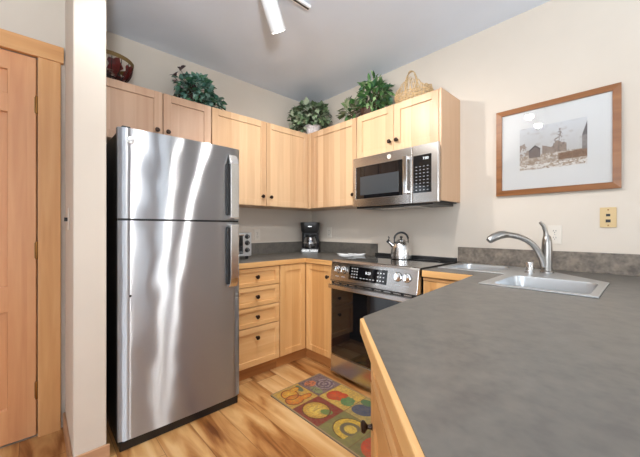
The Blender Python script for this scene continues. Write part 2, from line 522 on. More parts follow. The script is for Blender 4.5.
box(bm, (0.35, DY0 - 0.10, 0), (0.374, DY0 - 0.004, 2.135))
struct('trim_1', bm, 'fir_trim', bevel=0.002)
bm = B(); box(bm, (0.35, DY0 - 0.13, 2.135), (0.382, -2.27, 2.226)); struct('trim_2', bm, 'fir_trim_h', bevel=0.002)
bm = B(); box(bm, (0.37, -2.274, 0), (0.871, -2.262, 0.095)); box(bm, (0.857, -2.274, 0), (0.871, -2.12, 0.095))
struct('baseboard_partition', bm, 'baseboard', bevel=0.003)
bm = B(); box(bm, (3.3, -0.014, 0), (XE, 0, 0.095)); struct('baseboard_back', bm, 'baseboard')
bm = B(); box(bm, (XE - 0.014, YS, 0), (XE, 0, 0.095)); struct('baseboard_east', bm, 'baseboard')


# ---------------------------------------------------------------- cabinets
def FA(x):  return lambda u, v, d: (x + d, u, v)          # fronts that face away from the left wall
def FBk(y): return lambda u, v, d: (u, y - d, v)          # fronts that face away from the back wall


def knob(parent, F, u, v, d):
    p0 = Vector(F(u, v, d)); p1 = Vector(F(u, v, d + 1)); ax = p1 - p0
    bm = B()
    lathe(bm, [(0.009, 0), (0.007, 0.003), (0.0055, 0.012), (0.010, 0.016), (0.0155, 0.020), (0.0165, 0.025), (0.013, 0.030), (0, 0.032)], p0, n=16, axis=ax)
    return obj('knob', bm, 'knob', parent, smooth=True)


def shaker(name, parent, F, u0, u1, v0, v1, mat='maple', fr=0.055, t=0.02, kn=None, frh=None):
    g = 0.0015; frh = frh or fr
    u0 += g; u1 -= g; v0 += g; v1 -= g
    bm = B()
    box(bm, (u0, v0, 0), (u0 + fr, v1, t), F); box(bm, (u1 - fr, v0, 0), (u1, v1, t), F)
    box(bm, (u0 + fr, v0, 0), (u1 - fr, v0 + frh, t), F); box(bm, (u0 + fr, v1 - frh, 0), (u1 - fr, v1, t), F)
    box(bm, (u0 + fr - 0.004, v0 + frh - 0.004, 0.002), (u1 - fr + 0.004, v1 - frh + 0.004, t - 0.011), F)
    o = obj(name, bm, mat, parent, bevel=0.0015, seg=1)
    if kn: knob(o, F, kn[0], kn[1], t)
    return o


ZT, ZB = 2.1617, 1.3797
DU, DUB = 0.306, 0.318
dt = 0.02
gU = 'wall cabinets'
# over the fridge
c = thing('wall_cabinet', (0, -1.73, 1.765), 'short two-door maple wall cabinet above the refrigerator', 'cabinet')
boxobj('body', (0, -2.13, 1.765), (DU - dt, -1.352, ZT), 'maple_pink', c, bevel=0.002)
F = FA(DU - dt)
shaker('door', c, F, -2.125, -1.716, 1.768, ZT - 0.002, kn=(-1.755, 1.878), mat='maple_pink')
shaker('door', c, F, -1.712, -1.354, 1.768, ZT - 0.002, kn=(-1.682, 1.878), mat='maple_pink')
# tall pair
c = thing('wall_cabinet', (0, -0.83, ZB), 'tall two-door maple wall cabinet right of the refrigerator, above the toaster oven', 'cabinet')
bm = B(); box(bm, (0, -1.349, ZB), (DU - dt, -0.0, ZT)); obj('body', bm, 'maple', c, bevel=0.002)
shaker('door', c, F, -1.347, -0.829, ZB + 0.002, ZT - 0.002, kn=(-0.875, 1.468))
shaker('door', c, F, -0.827, -0.316, ZB + 0.002, ZT - 0.002, kn=(-0.785, 1.466))
# corner cabinet on the back wall
c = thing('wall_cabinet', (0.63, 0, ZB), 'single-door maple wall cabinet in the corner, left of the microwave', 'cabinet')
boxobj('body', (DU - dt + 0.002, -DUB + dt, ZB), (0.957, 0, ZT), 'maple', c, bevel=0.002)
FB = FBk(DUB - dt if False else -(DUB - dt))
shaker('door', c, FB, 0.345, 0.955, ZB + 0.002, ZT - 0.002, kn=(0.925, 1.475), fr=0.06)
boxobj('filler_strip', (DU + 0.002, -DUB, ZB), (0.343, -DUB + dt, ZT), 'maple', c)
# above microwave
c = thing('wall_cabinet', (1.34, 0, 1.775), 'short two-door maple wall cabinet above the microwave, with exposed end panel', 'cabinet')
boxobj('body', (0.959, -DUB + dt, 1.778), (1.708, 0, ZT), 'maple', c, bevel=0.002)
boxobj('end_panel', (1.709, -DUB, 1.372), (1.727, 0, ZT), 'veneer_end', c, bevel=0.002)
shaker('door', c, FB, 0.959, 1.337, 1.78, ZT - 0.002, kn=(1.307, 1.868))
shaker('door', c, FB, 1.339, 1.708, 1.78, ZT - 0.002, kn=(1.372, 1.868))

# base cabinets
XF = 0.605
c = thing('base_cabinet', (0.3, -1.13, 0), 'maple base cabinet of four stacked drawers beside the refrigerator', 'cabinet')
boxobj('body', (0.01, -1.36, 0.1), (XF, -0.906, 0.872), 'maple_low', c, bevel=0.002)
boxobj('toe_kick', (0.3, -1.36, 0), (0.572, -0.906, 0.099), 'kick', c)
F = FA(XF)
for a, b, kz in ((0.722, 0.868, 0.796), (0.566, 0.718, 0.642), (0.410, 0.562, 0.486), (0.104, 0.406, 0.325)):
    shaker('drawer', c, F, -1.352, -0.910, a, b, mat='maple_h', fr=0.04, frh=0.032 if b - a < .2 else 0.045, kn=(-1.128, kz))
c = thing('corner_base_cabinet', (0.3, -0.3, 0), 'maple corner base cabinet with two doors meeting at the inner corner, under the coffee maker', 'cabinet')
bm = B(); slab(bm, [[(0.01, -0.904), (XF, -0.904), (XF, -XF), (0.962, -XF), (0.962, -0.01), (0.01, -0.01)]], 0.1, 0.872)
obj('body', bm, 'maple_low', c, bevel=0.002)
bm = B(); slab(bm, [[(0.3, -0.904), (0.572, -0.904), (0.572, -0.572), (0.962, -0.572), (0.962, -0.3), (0.3, -0.3)]], 0, 0.099)
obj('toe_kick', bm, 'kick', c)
shaker('door', c, F, -0.902, -0.628, 0.104, 0.868, fr=0.05, mat='maple_low')
shaker('door', c, FBk(-XF), 0.628, 0.960, 0.104, 0.868, kn=(0.915, 0.775), fr=0.05, mat='maple_low')


def nosing_path(bm, pts, z0, z1, w):
    """strip along an open front edge, lying outside the laminate"""
    n = len(pts); V = [Vector((p[0], p[1])) for p in pts]
    off = []
    for i in range(n):
        d0 = (V[i] - V[i - 1]).normalized() if i else None
        d1 = (V[i + 1] - V[i]).normalized() if i < n - 1 else None
        ns = [Vector((d.y, -d.x)) for d in (d0, d1) if d is not None]
        m = sum(ns, Vector((0, 0))).normalized()
        off.append(V[i] + m * (w / m.dot(ns[0])))
    slab(bm, [[tuple(v) for v in V] + [tuple(v) for v in off[::-1]]], z0, z1)


CT, CB = 0.914, 0.874
ct = thing('countertop', (0.3, -0.5, CB), 'dark slate grey L-shaped countertop in the corner, left of the range', 'countertop')
def lip(path, back, zs):
    """top sheet of laminate reaching over the wooden edge strip; path runs along the front"""
    V = [Vector(p) for p in path]; n = len(V) - 1
    if not isinstance(zs, (list, tuple)): zs = [zs] * n
    D_ = [(V[i + 1] - V[i]).normalized() for i in range(n)]; N_ = [Vector((d.y, -d.x)) for d in D_]
    off = [tuple(V[0] + N_[0] * zs[0])]
    for i in range(1, n):
        a, b = N_[i - 1], N_[i]; det = a.x * b.y - a.y * b.x
        off.append((V[i].x + (zs[i - 1] * b.y - a.y * zs[i]) / det, V[i].y + (a.x * zs[i] - zs[i - 1] * b.x) / det))
    off.append(tuple(V[n] + N_[-1] * zs[-1]))
    return off + back
pth = [(0.62, -1.365), (0.62, -0.62), (0.966, -0.62)]
bm = B(); slab(bm, [pth + [(0.966, -0.001), (0.001, -0.001), (0.001, -1.365)]], CB, CT - 0.0025)
slab(bm, [lip(pth, [(0.966, -0.001), (0.001, -0.001), (0.001, -1.365)], 0.013)], CT - 0.0025, CT)
obj('top', bm, 'laminate', ct)
bm = B(); nosing_path(bm, [(0.62, -1.365), (0.62, -0.62), (0.966, -0.62)], CB - 0.002, CT - 0.0025, 0.018)
obj('edge_strip', bm, 'nosing', ct, bevel=0.002)
bm = B()
box(bm, (0.001, -1.365, CT), (0.021, -0.001, CT + 0.115)); box(bm, (0.021, -0.021, CT), (0.957, -0.001, CT + 0.115))
tag(obj('backsplash', bm, 'laminate', bevel=0.001), 'dark slate grey L-shaped backsplash strip behind the coffee maker and toaster oven', 'backsplash')

# ---- right-hand countertop: wraps into the peninsula
P0 = (2.140, -1.703); P1 = (2.060, -0.604); CX = 3.25
ct = thing('countertop', (2.6, -0.8, CB), 'large slate grey countertop and peninsula in the foreground holding the corner sink', 'countertop')
holeL = rrect(1.80, -0.425, 2.115, -0.115, 0.05)
holeR = rrect(2.21, -0.865, 2.565, -0.49, 0.05)
inner = 0.016
e1 = [(1.742, -0.618), P1, P0, (P0[0] + 0.80, P0[1] - 0.80)]
bm = B()
pth = [(1.742, -0.606), (2.064, -0.592), (2.155, -1.702), (2.955, -2.473)]
bk_ = [(CX, pth[3][1]), (CX, -0.001), (1.742, -0.001)]
slab(bm, [pth + bk_, holeL, holeR], CB, CT - 0.0025)
slab(bm, [lip(pth, bk_, [0.016, 0.016, 0.007]), holeL, holeR], CT - 0.0025, CT)
obj('top', bm, 'laminate', ct)
bm = B()
nosing_path(bm, pth, CB - 0.003, CT - 0.0025, 0.018)
obj('edge_strip', bm, 'nosing', ct, bevel=0.003)
tag(boxobj('backsplash', (1.717, -0.021, CT), (CX, -0.001, CT + 0.118), 'splash', bevel=0.001), 'straight mottled grey backsplash strip on the wall behind the sink and faucet', 'backsplash')

c = thing('base_cabinet', (1.9, -0.3, 0), 'maple base cabinet between the range and the peninsula, under the sink', 'cabinet')
bm = B(); slab(bm, [[(1.738, -0.585), (2.20, -0.585), (2.20, -1.08), (3.10, -1.08), (3.10, -0.01), (1.738, -0.01)]], 0.1, 0.665)
for a, b in (((1.738, -0.585), (2.20, -0.567)), ((2.20, -1.08), (2.218, -0.567)), ((2.20, -1.08), (3.10, -1.062)), ((3.082, -1.08), (3.10, -0.01)), ((1.738, -0.585), (1.756, -0.01)), ((1.738, -0.028), (3.10, -0.01))):
    box(bm, (a[0], a[1], 0.66), (b[0], b[1], 0.871))
obj('body', bm, 'maple_low', c)
bm = B(); slab(bm, [[(1.738, -0.54), (2.25, -0.54), (2.25, -1.08), (3.05, -1.08), (3.05, -0.3), (1.738, -0.3)]], 0, 0.099)
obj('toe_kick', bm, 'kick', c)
shaker('door', c, FBk(-0.585), 1.742, 2.07, 0.104, 0.845, fr=0.05, kn=(2.03, 0.775), mat='maple_low')
boxobj('top_rail', (1.742, -0.603, 0.848), (2.06, -0.586, 0.862), 'maple_h', c)

# peninsula cabinets with the clipped corner
q0 = (2.184, -1.690); L = 0.76
q1 = (q0[0] + L, q0[1] - L)
c = thing('peninsula_cabinet', (2.7, -1.6, 0), 'long maple peninsula base cabinet with an angled drawer and door front in the foreground', 'cabinet')
bm = B(); slab(bm, [[(q0[0], -1.084), q0, q1, (3.10, q1[1]), (3.10, -1.084)]], 0.1, 0.871)
obj('body', bm, 'maple_low', c, bevel=0.002)
bm = B(); slab(bm, [[(2.25, -1.084), (2.25, -1.66), (q1[0], q1[1] + 0.07), (3.05, q1[1] + 0.07), (3.05, -1.084)]], 0, 0.099)
obj('toe_kick', bm, 'kick', c)
s2 = math.sqrt(0.5)
FP = lambda u, v, d: (q0[0] + (u - d) * s2, q0[1] + (-u - d) * s2, v)
LL = L / s2
shaker('drawer', c, FP, 0.012, LL / 2 - 0.002, 0.752, 0.864, mat='maple_h', fr=0.05, frh=0.032)
shaker('drawer', c, FP, LL / 2 + 0.002, LL - 0.012, 0.752, 0.864, mat='maple_h', fr=0.05, frh=0.032, kn=(LL * 0.75, 0.81))
shaker('door', c, FP, 0.012, LL / 2 - 0.002, 0.104, 0.748, frh=0.08, kn=(0.04, 0.637), mat='maple_low')
shaker('door', c, FP, LL / 2 + 0.002, LL - 0.012, 0.104, 0.748, frh=0.08, kn=(LL - 0.05, 0.637), mat='maple_low')
for a, b in ((-1.67, -1.38), (-1.377, -1.09)):
    shaker('door', c, lambda u, v, d: (q0[0] - d, u, v), a, b, 0.104, 0.845, mat='maple_low')

# ---------------------------------------------------------------- sink
sk = thing('corner_sink', (2.2, -0.4, CT), 'stainless steel double-bowl corner sink set into the grey countertop', 'sink')
outline = [(1.768, -0.462), (2.155, -0.462), (2.166, -0.475), (2.168, -0.884), (2.585, -0.884), (2.588, -0.44), (2.215, -0.062), (1.768, -0.058)]
inL = rrect(1.808, -0.417, 2.107, -0.123, 0.045)
inR = rrect(2.218, -0.857, 2.557, -0.498, 0.045)
bm = B(); slab(bm, [outline, inL, inR], CT + 0.0006, CT + 0.006)
obj('rim', bm, 'sink_steel', sk, bevel=0.002)
for lp, cen in ((inL, (1.957, -0.27)), (inR, (2.3875, -0.6775))):
    bm = B(); loops = []
    for k, (s, z) in enumerate(((1, CT + 0.005), (0.985, CT - 0.006), (0.96, CT - 0.10), (0.93, CT - 0.165), (0.84, CT - 0.185), (0.15, CT - 0.19))):
        loops.append([bm.verts.new((cen[0] + (x - cen[0]) * s, cen[1] + (y - cen[1]) * s, z)) for x, y in lp])
    n = len(lp)
    for a, b in zip(loops, loops[1:]):
        for i in range(n): bm.faces.new((a[i], a[(i + 1) % n], b[(i + 1) % n], b[i]))
    bm.faces.new(loops[-1])
    o = obj('bowl', bm, 'sink_steel', sk, smooth=True, recalc=False)
    bm = B(); lathe(bm, [(0.043, 0), (0.045, 0.003), (0.036, 0.003), (0.03, -0.0005), (0, 0.0005)], (cen[0], cen[1], CT - 0.1885), n=24)
    obj('drain', bm, 'chrome', o, smooth=True)

fc = thing('faucet', (2.315, -0.245, CT + 0.006), 'brushed nickel single-lever pull-out faucet arching over the corner sink', 'faucet')
Z0 = CT + 0.006
bm = B(); lathe(bm, [(0, 0), (0.034, 0), (0.034, 0.006), (0.028, 0.012), (0, 0.013)], (2.315, -0.245, Z0), n=24)
obj('base_plate', bm, 'nickel', fc, smooth=True)
bm = B(); lathe(bm, [(0, 0.006), (0.027, 0.008), (0.0265, 0.06), (0.026, 0.14), (0.024, 0.18), (0.019, 0.205), (0.011, 0.215), (0, 0.217)], (2.315, -0.245, Z0), n=24)
obj('body', bm, 'nickel', fc, smooth=True)
bm = B()
D = Vector((-0.62, -0.78, 0)).normalized(); fb = Vector((2.315, -0.245, Z0))
tube(bm, [fb + D * 0.005 + Vector((0, 0, 0.16)), fb + D * 0.004 + Vector((0, 0, 0.20)), fb + D * 0.008 + Vector((0, 0, 0.235)), fb + D * 0.022 + Vector((0, 0, 0.268)), fb + D * 0.042 + Vector((0, 0, 0.288))],
     [0.019, 0.015, 0.011, 0.010, 0.008], n=12)
obj('lever', bm, 'nickel', fc, smooth=True)
bm = B()
sp = [(0.020, 0.035), (0.032, 0.08), (0.055, 0.125), (0.085, 0.16), (0.125, 0.187), (0.17, 0.205), (0.215, 0.214), (0.25, 0.217)]
tube(bm, [fb + D * a + Vector((0, 0, b)) for a, b in sp], [0.0165, 0.017, 0.0165, 0.016, 0.0155, 0.0155, 0.016, 0.017], n=14)
obj('spout', bm, 'nickel', fc, smooth=True)
bm = B()
sp = [(0.245, 0.217), (0.26, 0.218), (0.29, 0.214), (0.32, 0.203), (0.345, 0.188), (0.352, 0.182)]
tube(bm, [fb + D * a + Vector((0, 0, b)) for a, b in sp], [0.018, 0.021, 0.023, 0.0235, 0.020, 0.015], n=16)
obj('spray_head', bm, 'nickel', fc, smooth=True)

sd = thing('soap_dispenser', (2.25, -0.335, Z0), 'short brushed steel soap dispenser cap left of the faucet on the sink rim', 'dispenser')
bm = B(); lathe(bm, [(0, 0), (0.024, 0), (0.024, 0.006), (0.0195, 0.008), (0.0195, 0.058), (0.017, 0.062), (0, 0.062)], (2.25, -0.335, Z0), n=24)
obj('cap', bm, 'steel', sd, smooth=True)
bm = B(); lathe(bm, [(0.0198, 0.012), (0.0205, 0.014), (0.0198, 0.016)], (2.25, -0.335, Z0), n=24); obj('collar', bm, 'chrome', sd, smooth=True)

# ---------------------------------------------------------------- refrigerator
FX, FY0, FY1, FZ = 0.84, -2.08, -1.384, 1.704
fr = thing('refrigerator', (0.45, -1.73, 0), 'stainless steel top-freezer refrigerator with black sides', 'refrigerator')
bm = B(); box(bm, (0.06, FY0 + 0.008, 0.04), (0.775, FY1 - 0.008, FZ - 0.01)); obj('cabinet_body', bm, 'black_matte', fr, bevel=0.004)


def fridge_door(name, z0, z1):
    """steel door with a gently bowed front and rounded vertical edges"""
    bm = B(); N = 24; pr = []
    for i in range(N + 1):
        t = i / N; y = FY0 + (FY1 - FY0) * t
        e = min(t, 1 - t) * (FY1 - FY0)
        rr = 0.014
        x = FX - 0.006 + 0.006 * math.sin(PI * t)
        if e < rr: x -= rr - math.sqrt(max(0, rr * rr - (rr - e) ** 2))
        pr.append((x, y))
    pr = [(0.785, FY0)] + pr + [(0.785, FY1)]
    slab(bm, [pr], z0, z1)
    return obj(name, bm, 'fridge_steel', fr, smooth=True)


FZS = 1.220
d1 = fridge_door('freezer_door', FZS + 0.006, FZ)
d2 = fridge_door('refrigerator_door', 0.056, FZS - 0.006)
for d, a, b, w in ((d1, FZS + 0.02, 1.655, 1), (d2, 0.79, FZS - 0.02, -1)):
    bm = B(); yh = -1.444
    # wide vertical bar bowed away from the door, tapering into it at the outer end
    n_ = 14; outer = []; inn = []
    for k in range(n_ + 1):
        t_ = k / n_; z = a + (b - a) * t_ if w == 1 else b - (b - a) * t_         # t_ = 0 at the split between the doors
        bow = 0.038 * (1 - 0.85 * max(0, (t_ - 0.86) / 0.14) ** 2)
        outer.append((FX + max(0.006, bow), z)); inn.append((FX - 0.006 if (k in (0, n_) ) else FX + max(0.002, bow - 0.022), z))
    slab(bm, [outer + inn[::-1]], yh - 0.028, yh + 0.028, F=lambda x, z, y: (x, y, z))
    h_ = obj('handle', bm, 'steel', d, bevel=0.003)
    bm = B(); box(bm, (FX - 0.003, yh - 0.040, min(a, b) + 0.02), (FX + 0.012, yh + 0.020, max(a, b) - 0.06 if w == 1 else max(a, b) - 0.02))
    obj('grip_shade', bm, 'black', h_)  # black insert standing in for the shade in the gap behind the bar
bm = B(); box(bm, (0.12, FY0 + 0.01, 0.0), (0.822, FY1 - 0.01, 0.046)); obj('base_grille', bm, 'black', fr, bevel=0.003)
bm = B(); box(bm, (0.778, FY0 + 0.002, FZS - 0.02), (0.812, FY1 - 0.002, FZS + 0.02)); obj('gasket', bm, 'black', fr)
bm = B(); box(bm, (0.73, FY0 + 0.02, FZ - 0.012), (0.82, FY0 + 0.06, FZ + 0.012)); obj('hinge_cover', bm, 'black', fr, bevel=0.004)
FL = lambda u, v, d: (FX - 0.0040 + d, -2.024 + u, 1.640 + v)
bm = B(); lathe(bm, [(0, 0.0005), (0.019, 0.0005), (0.0195, 0.003), (0.017, 0.004), (0.0, 0.004)], FL(0, 0, 0), n=28, axis=Vector((1, 0, 0)))
em = obj('emblem', bm, 'steel', d1, smooth=True, label='round monogram emblem')
bm = B(); tube(bm, [Vector(FL(0.0155 * math.cos(a), 0.0155 * math.sin(a), 0.0042)) for a in [2 * PI * k / 28 for k in range(29)]], 0.0012, n=6)
obj('emblem_ring', bm, 'grey_mark', em)
text('emblem_letters', 'GE', 0.018, lambda u, v, d: FL(u, v, d + 0.0042), 'grey_mark', em)
bm = B(); lathe(bm, [(0, 0.004), (0.005, 0.004), (0.006, 0.0)], (FX - 0.004, -2.024, 0.815), n=14, axis=Vector((1, 0, 0)))
obj('lock_cylinder', bm, 'black', d2, label='small dark lock dot')

# ---------------------------------------------------------------- range
RX0, RX1, RY = 0.972, 1.734, -0.665
rg = thing('range', (1.353, -0.33, 0), 'stainless steel slide-in electric range with black glass oven door', 'stove')
bm = B(); box(bm, (RX0 + 0.004, -0.61, 0.03), (RX1 - 0.004, -0.03, 0.905))
for x in (RX0 + 0.05, RX1 - 0.05):
    for y in (-0.56, -0.08): box(bm, (x - 0.02, y - 0.02, 0), (x + 0.02, y + 0.02, 0.03))
obj('oven_body', bm, 'black_matte', rg, bevel=0.002)
bm = B(); box(bm, (RX0, -0.62, 0.915), (RX1, -0.07, 0.924)); ck = obj('cooktop', bm, 'black_glass', rg, bevel=0.002)
bm = B(); box(bm, (RX0, -0.07, 0.9), (1.715, -0.024, 0.948)); obj('rear_vent_trim', bm, 'black', rg, bevel=0.004)
ringm = plain('burner_print', (0.12, 0.12, 0.12, 1), 0.4)
for (x, y, r) in ((1.16, -0.45, 0.11), (1.55, -0.45, 0.09), (1.16, -0.2, 0.075), (1.55, -0.2, 0.10)):
    bm = B(); tube(bm, [(x + r * math.cos(2 * PI * k / 40), y + r * math.sin(2 * PI * k / 40), 0.9236) for k in range(41)], 0.0012, n=4)
    obj('burner_ring', bm, ringm, ck)
# sloping control panel
FC = lambda u, v, d: (u, -0.6658 + 0.167 * v - d * 0.985, 0.762 + v - d * -0.17)     # v up the panel
bm = B(); sec = [(-0.60, 0.757), (-0.668, 0.757), (-0.664, 0.77), (-0.641, 0.908), (-0.634, 0.921), (-0.62, 0.926), (-0.60, 0.926)]
slab(bm, [sec], RX0, RX1, F=lambda y, z, x: (x, y, z)); cp = obj('control_panel', bm, 'steel', rg, bevel=0.003)
bm = B(); box(bm, (1.165, 0.028, -0.001), (1.505, 0.125, 0.0015), FC); nb = 6
for i in range(3):
    for j in range(4):
        u, v = 1.19 + i * 0.024, 0.045 + j * 0.021
        box(bm, (u, v, 0.001), (u + 0.011, v + 0.007, 0.0022), FC)
for i in range(3):
    for j in range(3):
        u, v = 1.425 + i * 0.024, 0.045 + j * 0.026
        box(bm, (u, v, 0.001), (u + 0.010, v + 0.007, 0.0022), FC)
for i in range(5): box(bm, (1.275 + i * 0.028, 0.045, 0.001), (1.29 + i * 0.028, 0.050, 0.0022), FC)
dp = printed(bm, nb, 'display', 'black_glass', 'grey_mark', cp)
text('clock_digits', '8:20', 0.028, lambda u, v, d: FC(1.345 + u, 0.088 + v, 0.0018 + d), 'display', dp)
for u in (1.045, 1.108, 1.588, 1.655):
    p = Vector(FC(u, 0.092, 0)); ax = Vector((0, -0.985, 0.17))
    bm = B(); lathe(bm, [(0.028, 0), (0.028, 0.004), (0.024, 0.006), (0.0225, 0.028), (0.019, 0.032), (0, 0.032)], p, n=24, axis=ax)
    k = obj('control_knob', bm, 'chrome', cp, smooth=True)
    bm = B(); box(bm, (u - 0.005, 0.092 - 0.021, 0.03), (u + 0.005, 0.092 + 0.021, 0.040), FC); obj('grip', bm, 'chrome', k, bevel=0.002)
    bm = B(); lathe(bm, [(0, 0.0005), (0.031, 0.0005), (0.031, 0.002), (0.0, 0.002)], p, n=24, axis=ax); obj('skirt', bm, 'black', k)
    bm = B(); box(bm, (u - 0.018, 0.036, 0.0), (u + 0.018, 0.041, 0.0008), FC); obj('knob_print', bm, 'grey_mark', cp)
# vent slots under the panel, above the door
bm = B(); box(bm, (RX0 + 0.006, -0.652, 0.735), (RX1 - 0.006, -0.60, 0.757)); obj('vent_strip', bm, 'black', rg)
bm = B()
for k in range(9):
    u = RX0 + 0.04 + k * 0.078
    box(bm, (u, -0.657, 0.738), (u + 0.055, -0.652, 0.747))
obj('vent_louvre', bm, 'steel', rg)
# oven door
bm = B(); box(bm, (RX0 + 0.004, -0.662, 0.176), (RX1 - 0.004, -0.612, 0.733)); dr = obj('oven_door', bm, 'steel', rg, bevel=0.004)
bm = B(); box(bm, (RX0 + 0.02, -0.665, 0.182), (RX1 - 0.02, -0.660, 0.700)); gl = obj('door_glass', bm, 'black_glass', dr, bevel=0.001)
bm = B(); box(bm, (RX0 + 0.008, -0.694, 0.704), (RX1 - 0.008, -0.680, 0.736))
for x in (RX0 + 0.03, RX1 - 0.03): box(bm, (x - 0.018, -0.682, 0.708), (x + 0.018, -0.66, 0.732))
obj('handle', bm, 'steel', dr, bevel=0.004)
bm = B(); box(bm, (RX0 + 0.004, -0.662, 0.032), (RX1 - 0.004, -0.612, 0.172)); obj('storage_drawer', bm, 'steel', rg, bevel=0.004)

# ---------------------------------------------------------------- microwave
MX0, MX1, MY = 0.966, 1.704, -0.375
mw = thing('microwave', (1.335, -0.19, 1.36), 'stainless steel over-the-range microwave hanging under the short cabinet', 'microwave')
boxobj('casing', (MX0 + 0.002, -0.345, 1.366), (MX1 - 0.002, -0.004, 1.774), 'black_matte', mw, bevel=0.002)
FM = lambda u, v, d: (u, MY + 0.03 - d, v)
MXR = 1.732
bm = B(); slab(bm, [[(MX0, 1.358), (1.53, 1.358), (1.53, 1.774), (MX0, 1.774)], [(0.998, 1.425), (1.455, 1.425), (1.455, 1.695), (0.998, 1.695)]], 0, 0.03, F=FM)
d = obj('door', bm, 'steel', mw, bevel=0.002)
boxobj('door_glass', (0.995, -0.372, 1.42), (1.458, -0.352, 1.70), 'black_glass', d)
scr = plain('door_screen', (0.05, 0.056, 0.062, 1), 0.25)
boxobj('window_screen', (1.045, -0.3745, 1.455), (1.42, -0.371, 1.61), scr, d)
bm = B(); box(bm, (1.475, -0.410, 1.43), (1.508, -0.398, 1.712)); box(bm, (1.48, -0.40, 1.436), (1.504, -0.373, 1.456)); box(bm, (1.48, -0.40, 1.686), (1.504, -0.373, 1.706))
obj('handle', bm, 'chrome', d, bevel=0.004)
bm = B(); box(bm, (1.533, 1.358, -0.0), (MXR, 1.774, 0.03), FM); pn = obj('control_panel', bm, 'steel', mw, bevel=0.004)
bm = B(); box(bm, (1.542, 1.43, 0.028), (1.682, 1.70, 0.0315), FM)
for i in range(4):
    for j in range(8):
        u, v = 1.562 + i * 0.029, 1.447 + j * 0.024
        box(bm, (u, v, 0.0312), (u + 0.012, v + 0.005, 0.0322), FM)
kp = printed(bm, 6, 'keypad', 'black_glass', 'key_grey', pn)
text('clock_digits', '7:00', 0.026, lambda u, v, d_: FM(1.64 + u, 1.672 + v, 0.0318 + d_), 'display', kp)
FG = lambda u, v, d: FM(1.334 + u, 1.735 + v, 0.0302 + d)
bm = B(); lathe(bm, [(0, 0), (0.018, 0), (0.018, 0.002), (0, 0.002)], FG(0, 0, 0), n=28, axis=Vector((0, -1, 0)))
em = obj('emblem', bm, 'almond', d, label='round monogram emblem')
text('emblem_letters', 'GE', 0.017, lambda u, v, d_: FG(u, v, 0.0022 + d_), 'grey_mark', em)
bm = B(); box(bm, (MX0 + 0.02, -0.35, 1.345), (MXR - 0.05, -0.02, 1.3655)); bt = obj('underside_tray', bm, 'black', mw, bevel=0.003)
bm = B(); box(bm, (1.12, -0.30, 1.340), (1.55, -0.1, 1.345)); obj('grease_filter', bm, 'steel', bt)

# ---------------------------------------------------------------- small appliances
# coffee maker in the corner, turned towards the room
cmx, cmy = 0.165, -0.165
cm = thing('coffee_maker', (cmx, cmy, CT), 'black drip coffee maker with glass carafe in the counter corner', 'coffee maker')
fd = Vector((0.72, -0.69, 0)); sd_ = Vector((0.69, 0.72, 0))
FCm = lambda u, v, w: tuple(Vector((cmx, cmy, CT)) + sd_ * u + fd * v + Vector((0, 0, w * 1.1)))
bm = B(); slab(bm, [rrect(-0.10, -0.10, 0.10, 0.12, 0.04)], 0.004, 0.04, F=FCm); obj('base', bm, 'black', cm, bevel=0.004)
bm = B(); slab(bm, [rrect(-0.088, 0.1195, 0.088, 0.126, 0.003)], 0.006, 0.034, F=FCm); fp = obj('front_plate', bm, 'steel', cm, bevel=0.002)
bm = B(); lathe(bm, [(0, 0), (0.008, 0), (0.007, 0.004), (0, 0.004)], FCm(0, 0.126, 0.02), axis=fd, n=14); obj('switch', bm, 'black', fp)
bm = B(); slab(bm, [rrect(-0.095, -0.10, 0.095, -0.01, 0.03)], 0.04, 0.21, F=FCm); obj('water_tank', bm, 'black', cm, bevel=0.004)
bm = B()
lps = []
for s, w in ((0.80, 0.195), (0.92, 0.21), (0.97, 0.26), (1.0, 0.285), (0.98, 0.297), (0.6, 0.303)):
    lps.append([bm.verts.new(FCm(x * s, y * s, w)) for x, y in rrect(-0.105, -0.10, 0.105, 0.115, 0.05)])
for a, b in zip(lps, lps[1:]):
    for i in range(len(a)): bm.faces.new((a[i], a[(i + 1) % len(a)], b[(i + 1) % len(a)], b[i]))
bm.faces.new(lps[0]); bm.faces.new(lps[-1])
hd = obj('brew_head', bm, 'black', cm, smooth=True)
bm = B(); box(bm, (-0.02, 0.112, 0.252), (0.02, 0.118, 0.262), FCm); obj('badge', bm, 'steel', hd)
dark_glass = plain('carafe_glass', (0.05, 0.05, 0.055, 1), 0.05, coat=1.0)
cc = FCm(0, 0.045, 0.042)
bm = B(); lathe(bm, [(0, 0), (0.055, 0), (0.068, 0.02), (0.072, 0.055), (0.062, 0.10), (0.05, 0.122), (0.052, 0.135)], cc, n=28)
cf = obj('carafe', bm, plain('smoked_carafe', (0.30, 0.30, 0.31, 1), 0.10, metal=0.95), cm, smooth=True)
bm = B(); lathe(bm, [(0.051, 0.120), (0.053, 0.124), (0.053, 0.140), (0.045, 0.148), (0, 0.15)], cc, n=28); obj('lid', bm, 'black', cf, smooth=True)
bm = B(); tube(bm, [FCm(0.045, 0.075, 0.17), FCm(0.085, 0.10, 0.165), FCm(0.095, 0.105, 0.12), FCm(0.075, 0.085, 0.07)], 0.008, n=8); obj('handle', bm, 'black', cf, smooth=True)
for u in (-0.03, 0.0, 0.028):
    bm = B(); box(bm, (u - 0.003, 0.1175, 0.07), (u + 0.003, 0.1185, 0.14), FCm)
    obj('highlight_band', bm, 'steel', cf) if False else bm.free()
bm = B(); lathe(bm, [(0.0725, 0.05), (0.0735, 0.053), (0.0735, 0.061), (0.0715, 0.064)], cc, n=28); obj('band', bm, 'steel', cf, smooth=True)

